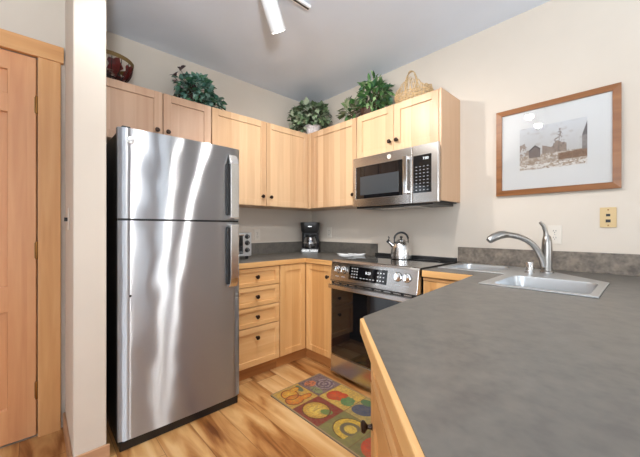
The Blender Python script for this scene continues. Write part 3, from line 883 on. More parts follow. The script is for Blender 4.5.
# toaster oven beside the refrigerator
TX, TY0, TY1 = 0.39, -1.375, -1.035
to = thing('toaster_oven', (0.24, -1.2, CT), 'silver toaster oven with three black knobs, half hidden by the refrigerator', 'toaster oven')
bm = B(); slab(bm, [rrect(0.10, 0.94, TX - 0.01, 1.142, 0.02)], TY0, TY1, F=lambda x, z, y: (x, y, z)); obj('casing', bm, 'steel', to, bevel=0.003)
boxobj('front_panel', (TX - 0.01, TY0, 0.94), (TX, TY1, 1.14), 'sink_steel', to, bevel=0.003)
g = boxobj('door', (TX, TY0 + 0.01, 0.958), (TX + 0.008, TY1 - 0.085, 1.115), 'black_glass', to, bevel=0.002)
bm = B(); tube(bm, [(TX + 0.03, TY0 + 0.02, 1.118), (TX + 0.03, TY1 - 0.09, 1.118)], 0.006, n=8)
for y in (TY0 + 0.03, TY1 - 0.10): tube(bm, [(TX, y, 1.112), (TX + 0.03, y, 1.118)], 0.005, n=8)
obj('handle', bm, 'steel', g, smooth=True)
for z in (1.106, 1.052, 0.992):
    bm = B(); lathe(bm, [(0.021, 0), (0.021, 0.003), (0.017, 0.005), (0.015, 0.02), (0, 0.021)], (TX, TY1 - 0.043, z), axis=Vector((1, 0, 0)), n=20)
    kk = obj('control_knob', bm, 'black', to, smooth=True)
    bm = B(); box(bm, (TX + 0.02, TY1 - 0.045, z - 0.013), (TX + 0.024, TY1 - 0.041, z + 0.013)); obj('pointer', bm, 'chrome', kk)
for x in (0.13, 0.36):
    for y in (TY0 + 0.03, TY1 - 0.03):
        bm = B(); lathe(bm, [(0, 0), (0.012, 0), (0.015, 0.026), (0, 0.026)], (x, y, CT), n=12); obj('foot', bm, 'black', to, smooth=True)

# kettle on the cooktop
KX, KY, KZ = 1.33, -0.195, 0.925
kt = thing('kettle', (KX, KY, KZ), 'stainless steel dome kettle with black looped handle on the cooktop', 'kettle')
bm = B(); lathe(bm, [(0, 0), (0.078, 0), (0.083, 0.004), (0.084, 0.02), (0.083, 0.055), (0.078, 0.090), (0.067, 0.120), (0.050, 0.141), (0.032, 0.149), (0, 0.15)], (KX, KY, KZ), n=40)
obj('body', bm, 'kettle_steel', kt, smooth=True)
bm = B(); lathe(bm, [(0.033, 0.148), (0.035, 0.151), (0.028, 0.158), (0.01, 0.162), (0, 0.162)], (KX, KY, KZ), n=28); ld = obj('lid', bm, 'kettle_steel', kt, smooth=True)
bm = B(); lathe(bm, [(0.005, 0.160), (0.006, 0.168), (0.012, 0.174), (0.012, 0.182), (0.006, 0.187), (0, 0.187)], (KX, KY, KZ), n=18); obj('lid_knob', bm, 'black', ld, smooth=True)
rt = Vector((0.72, 0.69, 0)); kc = Vector((KX, KY, KZ))
bm = B(); pts = []
for k in range(15):
    a = PI * (k / 14) * 1.0
    pts.append(kc + rt * (-0.056 * math.cos(a)) + Vector((0, 0, 0.160 + 0.056 * math.sin(a))))
pts = [kc - rt * 0.058 + Vector((0, 0, 0.125))] + pts + [kc + rt * 0.058 + Vector((0, 0, 0.125))]
tube(bm, pts, [0.005] * 2 + [0.0085] * 13 + [0.005] * 2, n=10); obj('handle', bm, 'black', kt, smooth=True)
bm = B(); tube(bm, [kc - rt * 0.06 + Vector((0, 0, 0.10)), kc - rt * 0.085 + Vector((0, 0, 0.125)), kc - rt * 0.105 + Vector((0, 0, 0.142))], [0.019, 0.014, 0.012], n=14)
spt = obj('spout', bm, 'kettle_steel', kt, smooth=True)
bm = B(); tube(bm, [kc - rt * 0.103 + Vector((0, 0, 0.140)), kc - rt * 0.114 + Vector((0, 0, 0.150))], [0.0145, 0.0135], n=14)
tube(bm, [kc - rt * 0.105 + Vector((0, 0, 0.150)), kc - rt * 0.098 + Vector((0, 0, 0.172)), kc - rt * 0.106 + Vector((0, 0, 0.182))], [0.005, 0.004, 0.007], n=8)
obj('whistle_cap', bm, 'black', spt, smooth=True)

# white leaf-shaped spoon rest on the counter edge
srt = thing('spoon_rest', (0.89, -0.30, CT), 'white two-lobed ceramic spoon rest on the counter left of the cooktop', 'spoon rest')
for (cx_, cy_, rx_, ry_, an, lf) in ((0.85, -0.33, 0.085, 0.042, 0.75, 0.0), (0.905, -0.25, 0.08, 0.040, 0.75, 0.0)):
    bm = B(); lps = []
    for s, z in ((0.0, 0.004), (0.6, 0.004), (0.85, 0.010), (1.0, 0.024), (1.03, 0.025), (0.9, 0.008), (0.6, 0.0), (0.0, 0.0)):
        if s == 0: lps.append([bm.verts.new((cx_, cy_, CT + 0.001 + z))]); continue
        lp = []
        for k in range(28):
            a = 2 * PI * k / 28; x = rx_ * s * math.cos(a) ; y = ry_ * s * math.sin(a) * (1 - 0.35 * math.cos(a))
            lp.append(bm.verts.new((cx_ + x * math.cos(an) - y * math.sin(an), cy_ + x * math.sin(an) + y * math.cos(an), CT + 0.001 + z + 0.004 * s * s * (1 + math.cos(2 * a)))))
        lps.append(lp)
    for a, b in zip(lps, lps[1:]):
        for k in range(28):
            k2 = (k + 1) % 28
            if len(a) == 1: bm.faces.new((a[0], b[k], b[k2]))
            elif len(b) == 1: bm.faces.new((a[k], a[k2], b[0]))
            else: bm.faces.new((a[k], a[k2], b[k2], b[k]))
    obj('dish', bm, 'white', srt, smooth=True)


# ---------------------------------------------------------------- wall plates
def outlet(loc, F, label, kind='outlet'):
    t = thing('wall_outlet' if kind == 'outlet' else 'phone_jack_plate', loc, label, 'outlet' if kind == 'outlet' else 'wall plate')
    bm = B(); slab(bm, [rrect(-0.035, -0.0575, 0.035, 0.0575, 0.004, 3)], 0, 0.006, F=F)
    pl = obj('plate', bm, 'almond' if kind == 'outlet' else 'ivory', t, bevel=0.002)
    if kind == 'outlet':
        for v in (0.021, -0.021):
            bm = B(); slab(bm, [rrect(-0.017, v - 0.015, 0.017, v + 0.015, 0.006, 3)], 0.005, 0.0075, F=F); r = obj('receptacle', bm, 'almond', t)
            bm = B()
            box(bm, (-0.008, v - 0.002, 0.0074), (-0.0055, v + 0.007, 0.008), F); box(bm, (0.0055, v - 0.002, 0.0074), (0.008, v + 0.007, 0.008), F)
            box(bm, (-0.002, v - 0.010, 0.0074), (0.002, v - 0.006, 0.008), F); obj('slots', bm, 'black', r)
        bm = B(); lathe(bm, [(0, 0.0062), (0.003, 0.0068), (0.0035, 0.006)], F(0, 0, 0), axis=Vector(F(0, 0, 1)) - Vector(F(0, 0, 0)), n=10); obj('screw', bm, 'steel', pl)
    else:
        for v, s in ((0.013, 0.009), (-0.020, 0.0105)):
            bm = B(); box(bm, (-s, v - s * 0.8, 0.005), (s, v + s * 0.8, 0.0072), F); obj('jack', bm, 'black', t)
        for v in (0.043, -0.045):
            bm = B(); lathe(bm, [(0, 0.002), (0.0035, 0.0015), (0.004, 0)], F(0, v, 0.006), axis=Vector(F(0, 0, 1)) - Vector(F(0, 0, 0)), n=10); obj('screw', bm, 'brass', pl)
    return t


outlet((2.557, 0, 1.236), lambda u, v, d: (2.557 + u, -d, 1.236 + v), 'beige phone jack plate on the wall right of the faucet, below the framed picture', 'phone')
outlet((2.312, 0, 1.135), lambda u, v, d: (2.312 + u, -d, 1.135 + v), 'white outlet on the wall right behind the faucet')
outlet((0, -0.742, 1.11), lambda u, v, d: (d, -0.742 + u, 1.11 + v), 'white outlet on the left wall between the toaster oven and coffee maker')
outlet((0.30, 0, 1.13), lambda u, v, d: (0.30 + u, -d, 1.13 + v), 'white outlet on the back wall just right of the coffee maker')
t = thing('light_switch', (0.62, -2.262, 1.22), 'white switch plate seen edge-on on the partition beside the wooden door', 'switch')
boxobj('plate', (0.585, -2.268, 1.165), (0.655, -2.2622, 1.28), 'almond', t, bevel=0.002)
boxobj('toggle', (0.615, -2.282, 1.21), (0.625, -2.268, 1.23), 'black', t)


# ---------------------------------------------------------------- framed picture
def hsh(i, j, k=0):
    n = (i * 374761393 + j * 668265263 + k * 974634777) & 0xffffffff
    n = ((n ^ (n >> 13)) * 1274126177) & 0xffffffff
    return ((n ^ (n >> 16)) & 0xffff) / 65535.0


def vn(x, y, k=0):
    i, j = math.floor(x), math.floor(y); fx, fy = x - i, y - j
    fx = fx * fx * (3 - 2 * fx); fy = fy * fy * (3 - 2 * fy)
    return (hsh(i, j, k) * (1 - fx) + hsh(i + 1, j, k) * fx) * (1 - fy) + (hsh(i, j + 1, k) * (1 - fx) + hsh(i + 1, j + 1, k) * fx) * fy


def fbm(x, y, k=0): return 0.5 * vn(x, y, k) + 0.3 * vn(2 * x, 2 * y, k + 1) + 0.2 * vn(4.3 * x, 4.3 * y, k + 2)


def mix(a, b, t): return tuple(p * (1 - t) + q * t for p, q in zip(a, b))


def painted_grid(name, nu, nv, F, fn, mat, parent):
    vsx = []; fs = []; cols = []
    o3 = origin(parent)
    for j in range(nv + 1):
        for i in range(nu + 1):
            s, t_ = i / nu, j / nv
            vsx.append(Vector(F(s, t_)) - o3); c_ = fn(s, t_)
            cols += list(srgb(*[max(0, min(255, q)) for q in c_]))
    for j in range(nv):
        for i in range(nu):
            a = j * (nu + 1) + i; fs.append((a, a + 1, a + nu + 2, a + nu + 1))
    me = bpy.data.meshes.new(name); me.from_pydata(vsx, [], fs); me.update()
    ca = me.color_attributes.new('Col', 'FLOAT_COLOR', 'POINT'); ca.data.foreach_set('color', cols)
    me.materials.append(mat)
    o = bpy.data.objects.new(name, me); COL.objects.link(o); o.parent = parent
    return o


PX0, PX1, PZ0, PZ1 = 1.984, 2.612, 1.398, 1.985
pc = thing('framed_picture', ((PX0 + PX1) / 2, 0, PZ0), 'oak-framed sepia farm photograph with wide white mat on the right wall', 'picture')
bm = B(); w = 0.036
FPc = lambda u, v, d: (u, -0.004 - d, v)
for a, b, c_, d_ in ((PX0, PX0 + w, 0, 1), (PX1 - w, PX1, 0, 1)):
    pts = [(a, PZ0 + (0 if a == PX0 else 0)), (b, PZ0), (b, PZ1), (a, PZ1)]
def mitre(pts_o, pts_i):
    vo = [[bm.verts.new(FPc(x, z, dd)) for x, z in pts_o] for dd in (0, 0.018)]
    vi = [[bm.verts.new(FPc(x, z, dd)) for x, z in pts_i] for dd in (0, 0.024)]
    for i in range(4):
        j = (i + 1) % 4
        bm.faces.new((vo[0][i], vo[0][j], vo[1][j], vo[1][i])); bm.faces.new((vi[0][i], vi[0][j], vi[1][j], vi[1][i]))
        bm.faces.new((vo[1][i], vo[1][j], vi[1][j], vi[1][i])); bm.faces.new((vo[0][i], vo[0][j], vi[0][j], vi[0][i]))
mitre([(PX0, PZ0), (PX1, PZ0), (PX1, PZ1), (PX0, PZ1)], [(PX0 + w, PZ0 + w), (PX1 - w, PZ0 + w), (PX1 - w, PZ1 - w), (PX0 + w, PZ1 - w)])
obj('frame', bm, 'frame_wood', pc)
bm = B(); box(bm, (PX0 + w - 0.004, PZ0 + w - 0.004, 0.004), (PX1 - w + 0.004, PZ1 - w + 0.004, 0.010), FPc)
obj('mat_board', bm, plain('mat_board', srgb(226, 224, 222), 0.8), pc)


def farm(s, t_):
    sky = mix((196, 190, 184), (214, 214, 216), t_); c_ = sky
    n = fbm(s * 14, t_ * 12, 3); n2 = fbm(s * 40, t_ * 30, 9)
    c_ = mix(c_, (170, 156, 146), max(0, n - 0.55) * 1.4)
    if s < 0.24 and t_ > 0.35 and n > 0.35 + 0.9 * (t_ - 0.35) : c_ = mix((176, 160, 148), (150, 132, 120), n2)      # far trees
    hz = 0.36 + 0.05 * vn(s * 9, 1, 5)
    if 0.36 < s < 0.72 and t_ < hz + 0.16 * vn(s * 12, 2, 6) + 0.05: c_ = mix((140, 122, 110), (176, 158, 144), n2)       # bushes
    dx = abs(s - 0.62 - 0.01 * math.sin(t_ * 9))
    if 0.3 < t_ < 0.86:
        spread = 0.11 * (0.88 - t_) / 0.5 + 0.012
        if dx < 0.006 or (dx < spread and vn(s * 60, t_ * 36, 8) > 0.5 + 0.2 * dx / spread): c_ = mix((128, 112, 102), c_, 0.25)
    if t_ < 0.34:
        c_ = mix((150, 126, 106), (196, 182, 168), min(1, max(0, n * 1.5 - 0.2)))
        if n2 > 0.62: c_ = (214, 206, 198)
        if s > 0.60 and 0.16 < t_ < 0.30 + 0.08 * (s - 0.6): c_ = mix((120, 88, 66), (156, 124, 98), n2)
        if t_ < 0.12 and fbm(s * 22, t_ * 40, 12) > 0.5: c_ = (224, 218, 212)
    if 0.15 < s < 0.33 and t_ > 0.28:                                                              # barn
        roof = 0.55 - abs(s - 0.25) * 1.1
        if t_ < roof: c_ = mix((112, 98, 92), (136, 122, 114), n2)
        if abs(t_ - roof) < 0.02: c_ = (92, 80, 74)
    if s > 0.93 and t_ > 0.32:                                                                     # house corner
        if t_ < 0.62 + (s - 0.93) * 4.2: c_ = mix((120, 110, 106), (158, 150, 146), n2)
        if 0.62 < t_ < 0.62 + (s - 0.93) * 4.2 : c_ = (104, 94, 92)
    return c_


mp_ = painted('sepia_print', 0.7)
painted_grid('photograph', 170, 110, lambda s, t_: (2.125 + s * 0.343, -0.0145, 1.558 + t_ * 0.278), farm, mp_, pc)
bm = B(); box(bm, (PX0 + w - 0.002, PZ0 + w - 0.002, 0.0155), (PX1 - w + 0.002, PZ1 - w + 0.002, 0.0175), FPc)
obj('glazing', bm, 'glass', pc)

# ---------------------------------------------------------------- rug
RGX0, RGX1, RGY0, RGY1 = 0.905, 1.865, -1.19, -0.715
rug = thing('kitchen_rug', (1.38, -0.95, 0), 'small kitchen rug of fruit and vegetable squares on the plank floor before the range', 'rug')
bm = B(); slab(bm, [rrect(RGX0, RGY0, RGX1, RGY1, 0.006, 2)], 0.0, 0.007); obj('backing', bm, plain('rug_edge', srgb(120, 104, 84), 0.95), rug)


def ell(u, v, cx_, cy_, rx_, ry_, a=0.0):
    x, y = u - cx_, v - cy_; c_, s_ = math.cos(a), math.sin(a)
    return math.sqrt(((x * c_ + y * s_) / rx_) ** 2 + ((-x * s_ + y * c_) / ry_) ** 2)


def rugfn(s, t_):
    bd = 0.018
    if s < bd * .5 or s > 1 - bd * .5 or t_ < bd or t_ > 1 - bd: return (150, 128, 92)
    k = min(3, int(s * 4)); r = min(1, int(t_ * 2)); u = s * 4 - k; v = t_ * 2 - r
    n = fbm(s * 40, t_ * 20, 4); m_ = fbm(s * 90, t_ * 45, 6)
    if r == 0:
        if k == 0:      # pear
            c_ = mix((216, 168, 58), (190, 150, 80), n)
            d = min(ell(u, v, .38, .42, .27, .24), ell(u, v, .24, .70, .10, .16))
            if ell(u, v, .30, .85, .2, .09, -.2) < 1: c_ = (104, 112, 78)
            d2 = min(ell(u, v, .68, .36, .24, .27), ell(u, v, .76, .70, .11, .22))
            if d < 1: c_ = mix((236, 186, 60), (220, 140, 40), d)
            if d2 < 1: c_ = mix((232, 160, 44), (206, 104, 36), d2)
            if abs(d - 1) < .07 or abs(d2 - 1) < .07: c_ = (140, 70, 30)
        elif k == 1:    # pumpkin
            c_ = mix((128, 44, 34), (150, 66, 44), n)
            d = ell(u, v, .46, .48, .40, .36)
            if d < 1:
                c_ = mix((228, 192, 84), (196, 142, 48), d * d)
                if abs(math.sin((u - .46) * 15 / (0.4 + .6 * (1 - abs(v - .48))))) < .16: c_ = mix(c_, (168, 110, 40), .6)
            if ell(u, v, .72, .62, .17, .12, .5) < 1: c_ = (112, 132, 66)
            if abs(d - 1) < .05: c_ = (110, 60, 30)
        elif k == 2:    # bananas
            c_ = mix((142, 134, 72), (112, 108, 62), n)
            d = ell(u, v, .62, .55, .46, .40)
            if .62 < d < 1 and u < .74: c_ = mix((226, 190, 66), (206, 160, 50), n)
            if .40 < d < .58 and u < .8: c_ = (110, 96, 74)
            if d < .36: c_ = (214, 178, 74)
            if abs(d - 1) < .04 and u < .7: c_ = (110, 84, 40)
        else:
            c_ = mix((132, 120, 74), (104, 104, 62), n)
            if ell(u, v, .45, .5, .36, .38) < 1: c_ = mix((178, 56, 38), (206, 92, 50), n)
            if ell(u, v, .5, .9, .2, .08) < 1: c_ = (90, 116, 60)
    else:
        if k == 0:      # cabbage and peach
            c_ = mix((112, 86, 92), (140, 116, 110), n)
            d = ell(u, v, .62, .62, .30, .32)
            if d < 1: c_ = mix((168, 148, 142), (98, 74, 92), .5 + .5 * math.sin(d * 16 + 4 * n))
            if ell(u, v, .30, .30, .17, .2) < 1: c_ = (206, 116, 70)
            if ell(u, v, .72, .18, .24, .13) < 1: c_ = (134, 140, 92)
            if m_ > .62: c_ = mix(c_, (70, 52, 62), .6)
        elif k == 1:    # tomato, greens
            c_ = mix((222, 178, 76), (204, 160, 70), n)
            d = min(ell(u, v, .30, .38, .24, .26), ell(u, v, .50, .46, .18, .22))
            if d < 1: c_ = mix((222, 92, 36), (196, 56, 28), d)
            if ell(u, v, .78, .40, .22, .22, .4) < 1 + .3 * (n - .5) * 2: c_ = mix((74, 116, 64), (120, 146, 84), n)
        elif k == 2:    # aubergine
            c_ = mix((196, 164, 84), (160, 142, 84), n)
            d = min(ell(u, v, .35, .42, .34, .26, .5), ell(u, v, .7, .6, .26, .22))
            if d < 1: c_ = mix((66, 72, 92), (92, 92, 106), n)
            if ell(u, v, .2, .75, .2, .14) < 1: c_ = (84, 118, 72)
        else:
            c_ = mix((190, 150, 70), (160, 130, 70), n)
            if ell(u, v, .5, .5, .35, .33) < 1: c_ = mix((216, 122, 44), (196, 92, 40), n)
    if u < .02 or v < .02: c_ = mix(c_, (120, 84, 50), .6)
    c_ = mix(c_, (120, 104, 80), 0.30 * (m_ > .5)); g_ = sum(c_) / 3
    return mix(mix(c_, (g_, g_, g_), 0.06), (60, 46, 34), 0.10)


painted_grid('woven_top', 320, 160, lambda s, t_: (RGX0 + 0.002 + s * (RGX1 - RGX0 - 0.004), RGY0 + 0.002 + t_ * (RGY1 - RGY0 - 0.004), 0.0078), rugfn, painted('rug_pile', 0.95), rug)


# ---------------------------------------------------------------- plants, basket and bowl on the cabinets
def leaf_mat(name, cs, rough=0.5):
    m, nt, b = newmat(name)
    a = nt.nodes.new('ShaderNodeAttribute'); a.attribute_name = 'Col'
    nt.links.new(a.outputs['Color'], b.inputs['Base Color']); b.inputs['Roughness'].default_value = rough
    return m


LM = leaf_mat('leaf', None)


def foliage(name, parent, leaves):
    """leaves: (pos, dir, up, length, width, colour) ; each a folded pointed blade"""
    vs_, fs, cs = [], [], []
    o3 = origin(parent)
    for p, d, up, ln, wd, col in leaves:
        d = d.normalized(); s = d.cross(up)
        if s.length < 1e-4: s = d.cross(Vector((1, 0, 0)))
        s.normalize(); n = s.cross(d)
        prof = [(0, 0.0), (0.18, 0.55), (0.42, 1.0), (0.7, 0.72), (1.0, 0.0)]
        b0 = len(vs_)
        for t_, w_ in prof:
            c_ = p + d * (ln * t_) - n * (ln * 0.35 * t_ * t_)
            for k in (-1, 0, 1):
                vs_.append(c_ + s * (k * wd * w_ * 0.5) + n * (0.12 * wd * abs(k) * w_) - o3)
                f = 1.18 if k == 0 else 0.95
                cs += [col[0] * f, col[1] * f, col[2] * f, 1]
        for i in range(4):
            for k in (0, 1):
                a = b0 + i * 3 + k; fs.append((a, a + 1, a + 4, a + 3))
    me = bpy.data.meshes.new(name); me.from_pydata(vs_, [], fs); me.update()
    ca = me.color_attributes.new('Col', 'FLOAT_COLOR', 'POINT'); ca.data.foreach_set('color', cs)
    me.polygons.foreach_set('use_smooth', [True] * len(me.polygons))
    me.materials.append(LM); o = bpy.data.objects.new(name, me); COL.objects.link(o); o.parent = parent
    return o


def rv(): return Vector((random.gauss(0, 1), random.gauss(0, 1), random.gauss(0, 1))).normalized()


def blob(center, rad, n, ln, wd, cols, zmin, ymax=-0.02, xmin=0.02, stems=None, up=0.3):
    out = []
    c = Vector(center)
    tries = 0
    while len(out) < n and tries < n * 8:
        tries += 1
        v = rv(); r = (0.45 + 0.55 * random.random() ** 0.5)
        p = c + Vector((v.x * rad[0] * r, v.y * rad[1] * r, v.z * rad[2] * r))
        L_ = ln * random.uniform(0.7, 1.25)
        d = (v + rv() * 0.7 + Vector((0, 0, up * random.uniform(-1, 1)))).normalized()
        tip = p + d * L_
        if min(p.z, tip.z) < zmin + 0.004 or p.z - L_ * .4 < zmin or max(p.y, tip.y) > ymax or min(p.x, tip.x) < xmin or tip.z > 2.60: continue
        out.append((p, d, (Vector((0, 0, 1)) + rv() * 0.5), L_, wd * random.uniform(0.75, 1.2), random.choice(cols)))
    return out


def lin(r, g, b): return srgb(r, g, b)[:3]


def stems(name, parent, base, tips, r=0.0022):
    bm = B()
    for t_ in tips:
        b0 = Vector(base) + Vector((random.uniform(-.02, .02), random.uniform(-.02, .02), 0))
        m_ = (b0 + Vector(t_)) / 2 + Vector((0, 0, 0.03))
        tube(bm, [b0, m_, t_], r, n=5)
    return obj(name, bm, plain('vine_stem', srgb(72, 58, 38), 0.7), parent)


wick = plain('dark_wicker', srgb(70, 44, 32), 0.7, noise=0.3, scale=90, bump=0.4)
# ivy above the refrigerator
p = thing('potted_ivy', (0.17, -1.44, ZT), 'bluish green trailing ivy with purple tips in a dark basket, above the refrigerator', 'plant')
bm = B(); lathe(bm, [(0, 0), (0.065, 0), (0.085, 0.08), (0.08, 0.085), (0.07, 0.075), (0, 0.07)], (0.15, -1.47, ZT), n=20); obj('pot', bm, wick, p, smooth=True)
gI = [lin(70, 112, 98), lin(104, 142, 128), lin(150, 178, 168), lin(56, 96, 76), lin(84, 134, 98), lin(124, 158, 144)]
gP = [lin(84, 62, 64), lin(96, 78, 76)]
lv = blob((0.19, -1.43, 2.285), (0.11, 0.14, 0.12), 380, 0.05, 0.04, gI, ZT) + blob((0.20, -1.29, 2.225), (0.085, 0.085, 0.055), 110, 0.045, 0.038, gI, ZT)
lv += blob((0.17, -1.52, 2.31), (0.09, 0.09, 0.09), 46, 0.045, 0.036, gI + gP, ZT) + blob((0.2, -1.56, 2.36), (0.05, 0.06, 0.06), 12, 0.045, 0.036, gP, ZT)
foliage('leaves', p, lv); stems('stems', p, (0.15, -1.47, ZT + 0.07), [l[0] for l in lv[::9]])
# round corner plant
p = thing('potted_ivy', (0.24, -0.24, ZT), 'round leafy ivy in a white patterned pot, in the corner on the cabinets', 'plant')
bm = B(); lathe(bm, [(0, 0), (0.06, 0), (0.075, 0.03), (0.085, 0.10), (0.09, 0.105), (0.08, 0.108), (0.07, 0.09), (0, 0.085)], (0.26, -0.215, ZT), n=24)
obj('pot', bm, plain('patterned_pot', srgb(214, 204, 204), 0.4, noise=0.35, scale=38), p, smooth=True)
gC = [lin(98, 116, 84), lin(136, 150, 122), lin(78, 98, 66), lin(168, 178, 152), lin(110, 132, 96), lin(62, 80, 56)]
lv = blob((0.24, -0.235, 2.375), (0.20, 0.20, 0.115), 420, 0.06, 0.052, gC, ZT + 0.09) + blob((0.22, -0.36, 2.28), (0.08, 0.11, 0.09), 70, 0.055, 0.05, gC, ZT)
foliage('leaves', p, lv); stems('stems', p, (0.26, -0.215, ZT + 0.085), [l[0] for l in lv[::9]])
# big leaved plant above the short cabinets
p = thing('potted_plant', (1.0, -0.19, ZT), 'bushy broad-leaved green plant in a dark basket, on the cabinet left of the wicker basket', 'plant')
bm = B(); lathe(bm, [(0, 0), (0.07, 0), (0.09, 0.09), (0.085, 0.095), (0.075, 0.085), (0, 0.08)], (0.99, -0.17, ZT), n=20); obj('pot', bm, wick, p, smooth=True)
gB = [lin(68, 108, 56), lin(100, 138, 82), lin(50, 84, 46), lin(136, 162, 112), lin(78, 116, 64), lin(60, 100, 70)]
gD = [lin(104, 106, 90), lin(146, 150, 122), lin(90, 90, 74), lin(120, 132, 92)]
lv = blob((1.05, -0.18, 2.34), (0.13, 0.11, 0.12), 220, 0.075, 0.036, gB, ZT, up=1.0) + blob((0.82, -0.18, 2.26), (0.15, 0.10, 0.08), 120, 0.075, 0.042, gD + gB[:2], ZT)
lv += blob((1.02, -0.18, 2.45), (0.12, 0.08, 0.07), 50, 0.07, 0.03, gB, ZT, up=1.3)
for k in range(3): lv.append((Vector((0.74 + 0.012 * k, -0.2, 2.36)), Vector((-0.1 + 0.1 * k, 0, 1)), Vector((0, -1, 0)), 0.10, 0.035, gD[k]))
foliage('leaves', p, lv); stems('stems', p, (0.99, -0.17, ZT + 0.08), [l[0] for l in lv[::8]], 0.003)

# wicker basket
bk = thing('wicker_basket', (1.425, -0.17, ZT), 'pale openwork twig basket with tall hooped handle, at the right end of the cabinets', 'basket')
tw = plain('pale_twig', srgb(196, 166, 124), 0.7, noise=0.35, scale=60)
bm = B(); bc = Vector((1.425, -0.17, ZT))
def bkt(a, h, r=1.0): return bc + Vector((0.158 * r * math.cos(a), 0.11 * r * math.sin(a), h))
N = 40
for lev in range(7):
    h = 0.006 + lev * 0.013; r = 0.86 + 0.14 * lev / 6
    tube(bm, [bkt(2 * PI * k / N, h + 0.004 * math.sin(k * PI + lev * PI) + 0.003 * hsh(k, lev), r + 0.03 * (1 if (k + lev) % 2 else -1) * 0.5) for k in range(N + 1)], 0.0048, n=5)
for k in range(20):
    a = 2 * PI * k / 20
    tube(bm, [bkt(a, 0.0, 0.85), bkt(a, 0.09, 1.0)], 0.004, n=5)
obj('woven_body', bm, tw, bk)
boxm = B(); lathe(boxm, [(0, 0.002), (0.118, 0.002), (0.118, 0.008), (0, 0.008)], bc, n=24)
for v in boxm.verts: v.co.y = bc.y + (v.co.y - bc.y) * 0.7
obj('base', boxm, tw, bk)
bm = B()
for k in range(40):                                   # loops of twig rising over the sides
    a = 2 * PI * k / 40 + 0.1 * hsh(k, 3); up_ = 0.03 + 0.055 * max(0, math.cos(a * 2 + PI)) ** 1 + 0.02 * hsh(k, 5)
    tube(bm, [bkt(a, 0.08), bkt(a + 0.06, 0.08 + up_, 0.95), bkt(a + 0.16, 0.09 + up_ * 1.1, 0.75), bkt(a + 0.26, 0.08 + up_ * .7, 0.9), bkt(a + 0.34, 0.08)], 0.0033, n=5)
obj('twig_loops', bm, tw, bk)
bm = B()
for q, off in enumerate((-0.006, 0.0, 0.006)):
    pts = []
    for k in range(17):
        a = PI * k / 16
        pts.append(bc + Vector((0.05 * math.cos(a) * (1 + 0.15 * math.sin(a)) - 0.02, off + 0.006 * math.sin(k * 1.3 + q * 2), 0.08 + 0.205 * math.sin(a) ** 0.7)))
    tube(bm, pts, 0.0045, n=5)
obj('handle', bm, tw, bk)

# wire bowl with red leaves
bw = thing('wire_bowl', (0.20, -2.03, ZT), 'gold-rimmed wire bowl with dark red leaf panels, at the left end of the cabinets', 'bowl')
bc = Vector((0.20, -2.03, ZT))
bm = B(); lathe(bm, [(0.143, 0.132), (0.147, 0.131), (0.152, 0.156), (0.147, 0.158), (0.143, 0.132)], bc, n=40)
obj('rim', bm, plain('antique_gold', srgb(122, 98, 56), 0.6, metal=0.3), bw, smooth=True)
def bwp(a, t_):
    r = 0.075 + 0.070 * math.sin(t_ * PI / 2) ** 0.85; return bc + Vector((r * math.cos(a), r * math.sin(a), 0.008 + 0.128 * t_ ** 1.15))
bm = B()
for k in range(16):
    a = 2 * PI * k / 16; tube(bm, [bwp(a, s / 8) for s in range(9)], 0.0024, n=5)
for t_ in (0.0, 0.12): tube(bm, [bwp(2 * PI * k / 32, t_) for k in range(33)], 0.004, n=5)
obj('wire_cage', bm, plain('dark_wire', srgb(44, 32, 30), 0.5, metal=0.5), bw)
bm = B(); lathe(bm, [(0, 0.003), (0.074, 0.003), (0.076, 0.010), (0, 0.010)], bc, n=24); obj('base', bm, plain('dark_bronze', srgb(60, 36, 32), 0.5, metal=0.4), bw)
red = plain('dark_red_enamel', srgb(112, 32, 28), 0.35, noise=0.3, scale=50)
for k in range(8):
    a0 = 2 * PI * k / 8 + 0.15; bm = B()
    cv = bwp(a0, 0.62) ; vc = bm.verts.new(bc + (cv - bc) * 1.02)
    rg_ = []
    for j in range(16):
        th = 2 * PI * j / 16; rr = 1 + 0.22 * math.cos(5 * th)
        q = bwp(a0 + 0.33 * rr * math.cos(th), 0.58 + 0.34 * rr * math.sin(th)); rg_.append(bm.verts.new(bc + (q - bc) * 1.015))
    for j in range(16): bm.faces.new((vc, rg_[j], rg_[(j + 1) % 16]))
    bmesh.ops.solidify(bm, geom=bm.faces[:], thickness=0.002)
    obj('leaf_panel', bm, red, bw)
lv = []
for k in range(70):
    a = random.uniform(0, 2 * PI); t_ = random.uniform(0.02, 0.4); q = bwp(a, t_)
    lv.append((q, (Vector((-math.sin(a), math.cos(a), random.uniform(-.1, .7)))), Vector((math.cos(a), math.sin(a), 0)), 0.035, 0.024, random.choice([lin(96, 34, 30), lin(64, 28, 26), lin(120, 96, 84), lin(50, 38, 34)])))
foliage('leaf_relief', bw, lv)

# ---------------------------------------------------------------- track lights


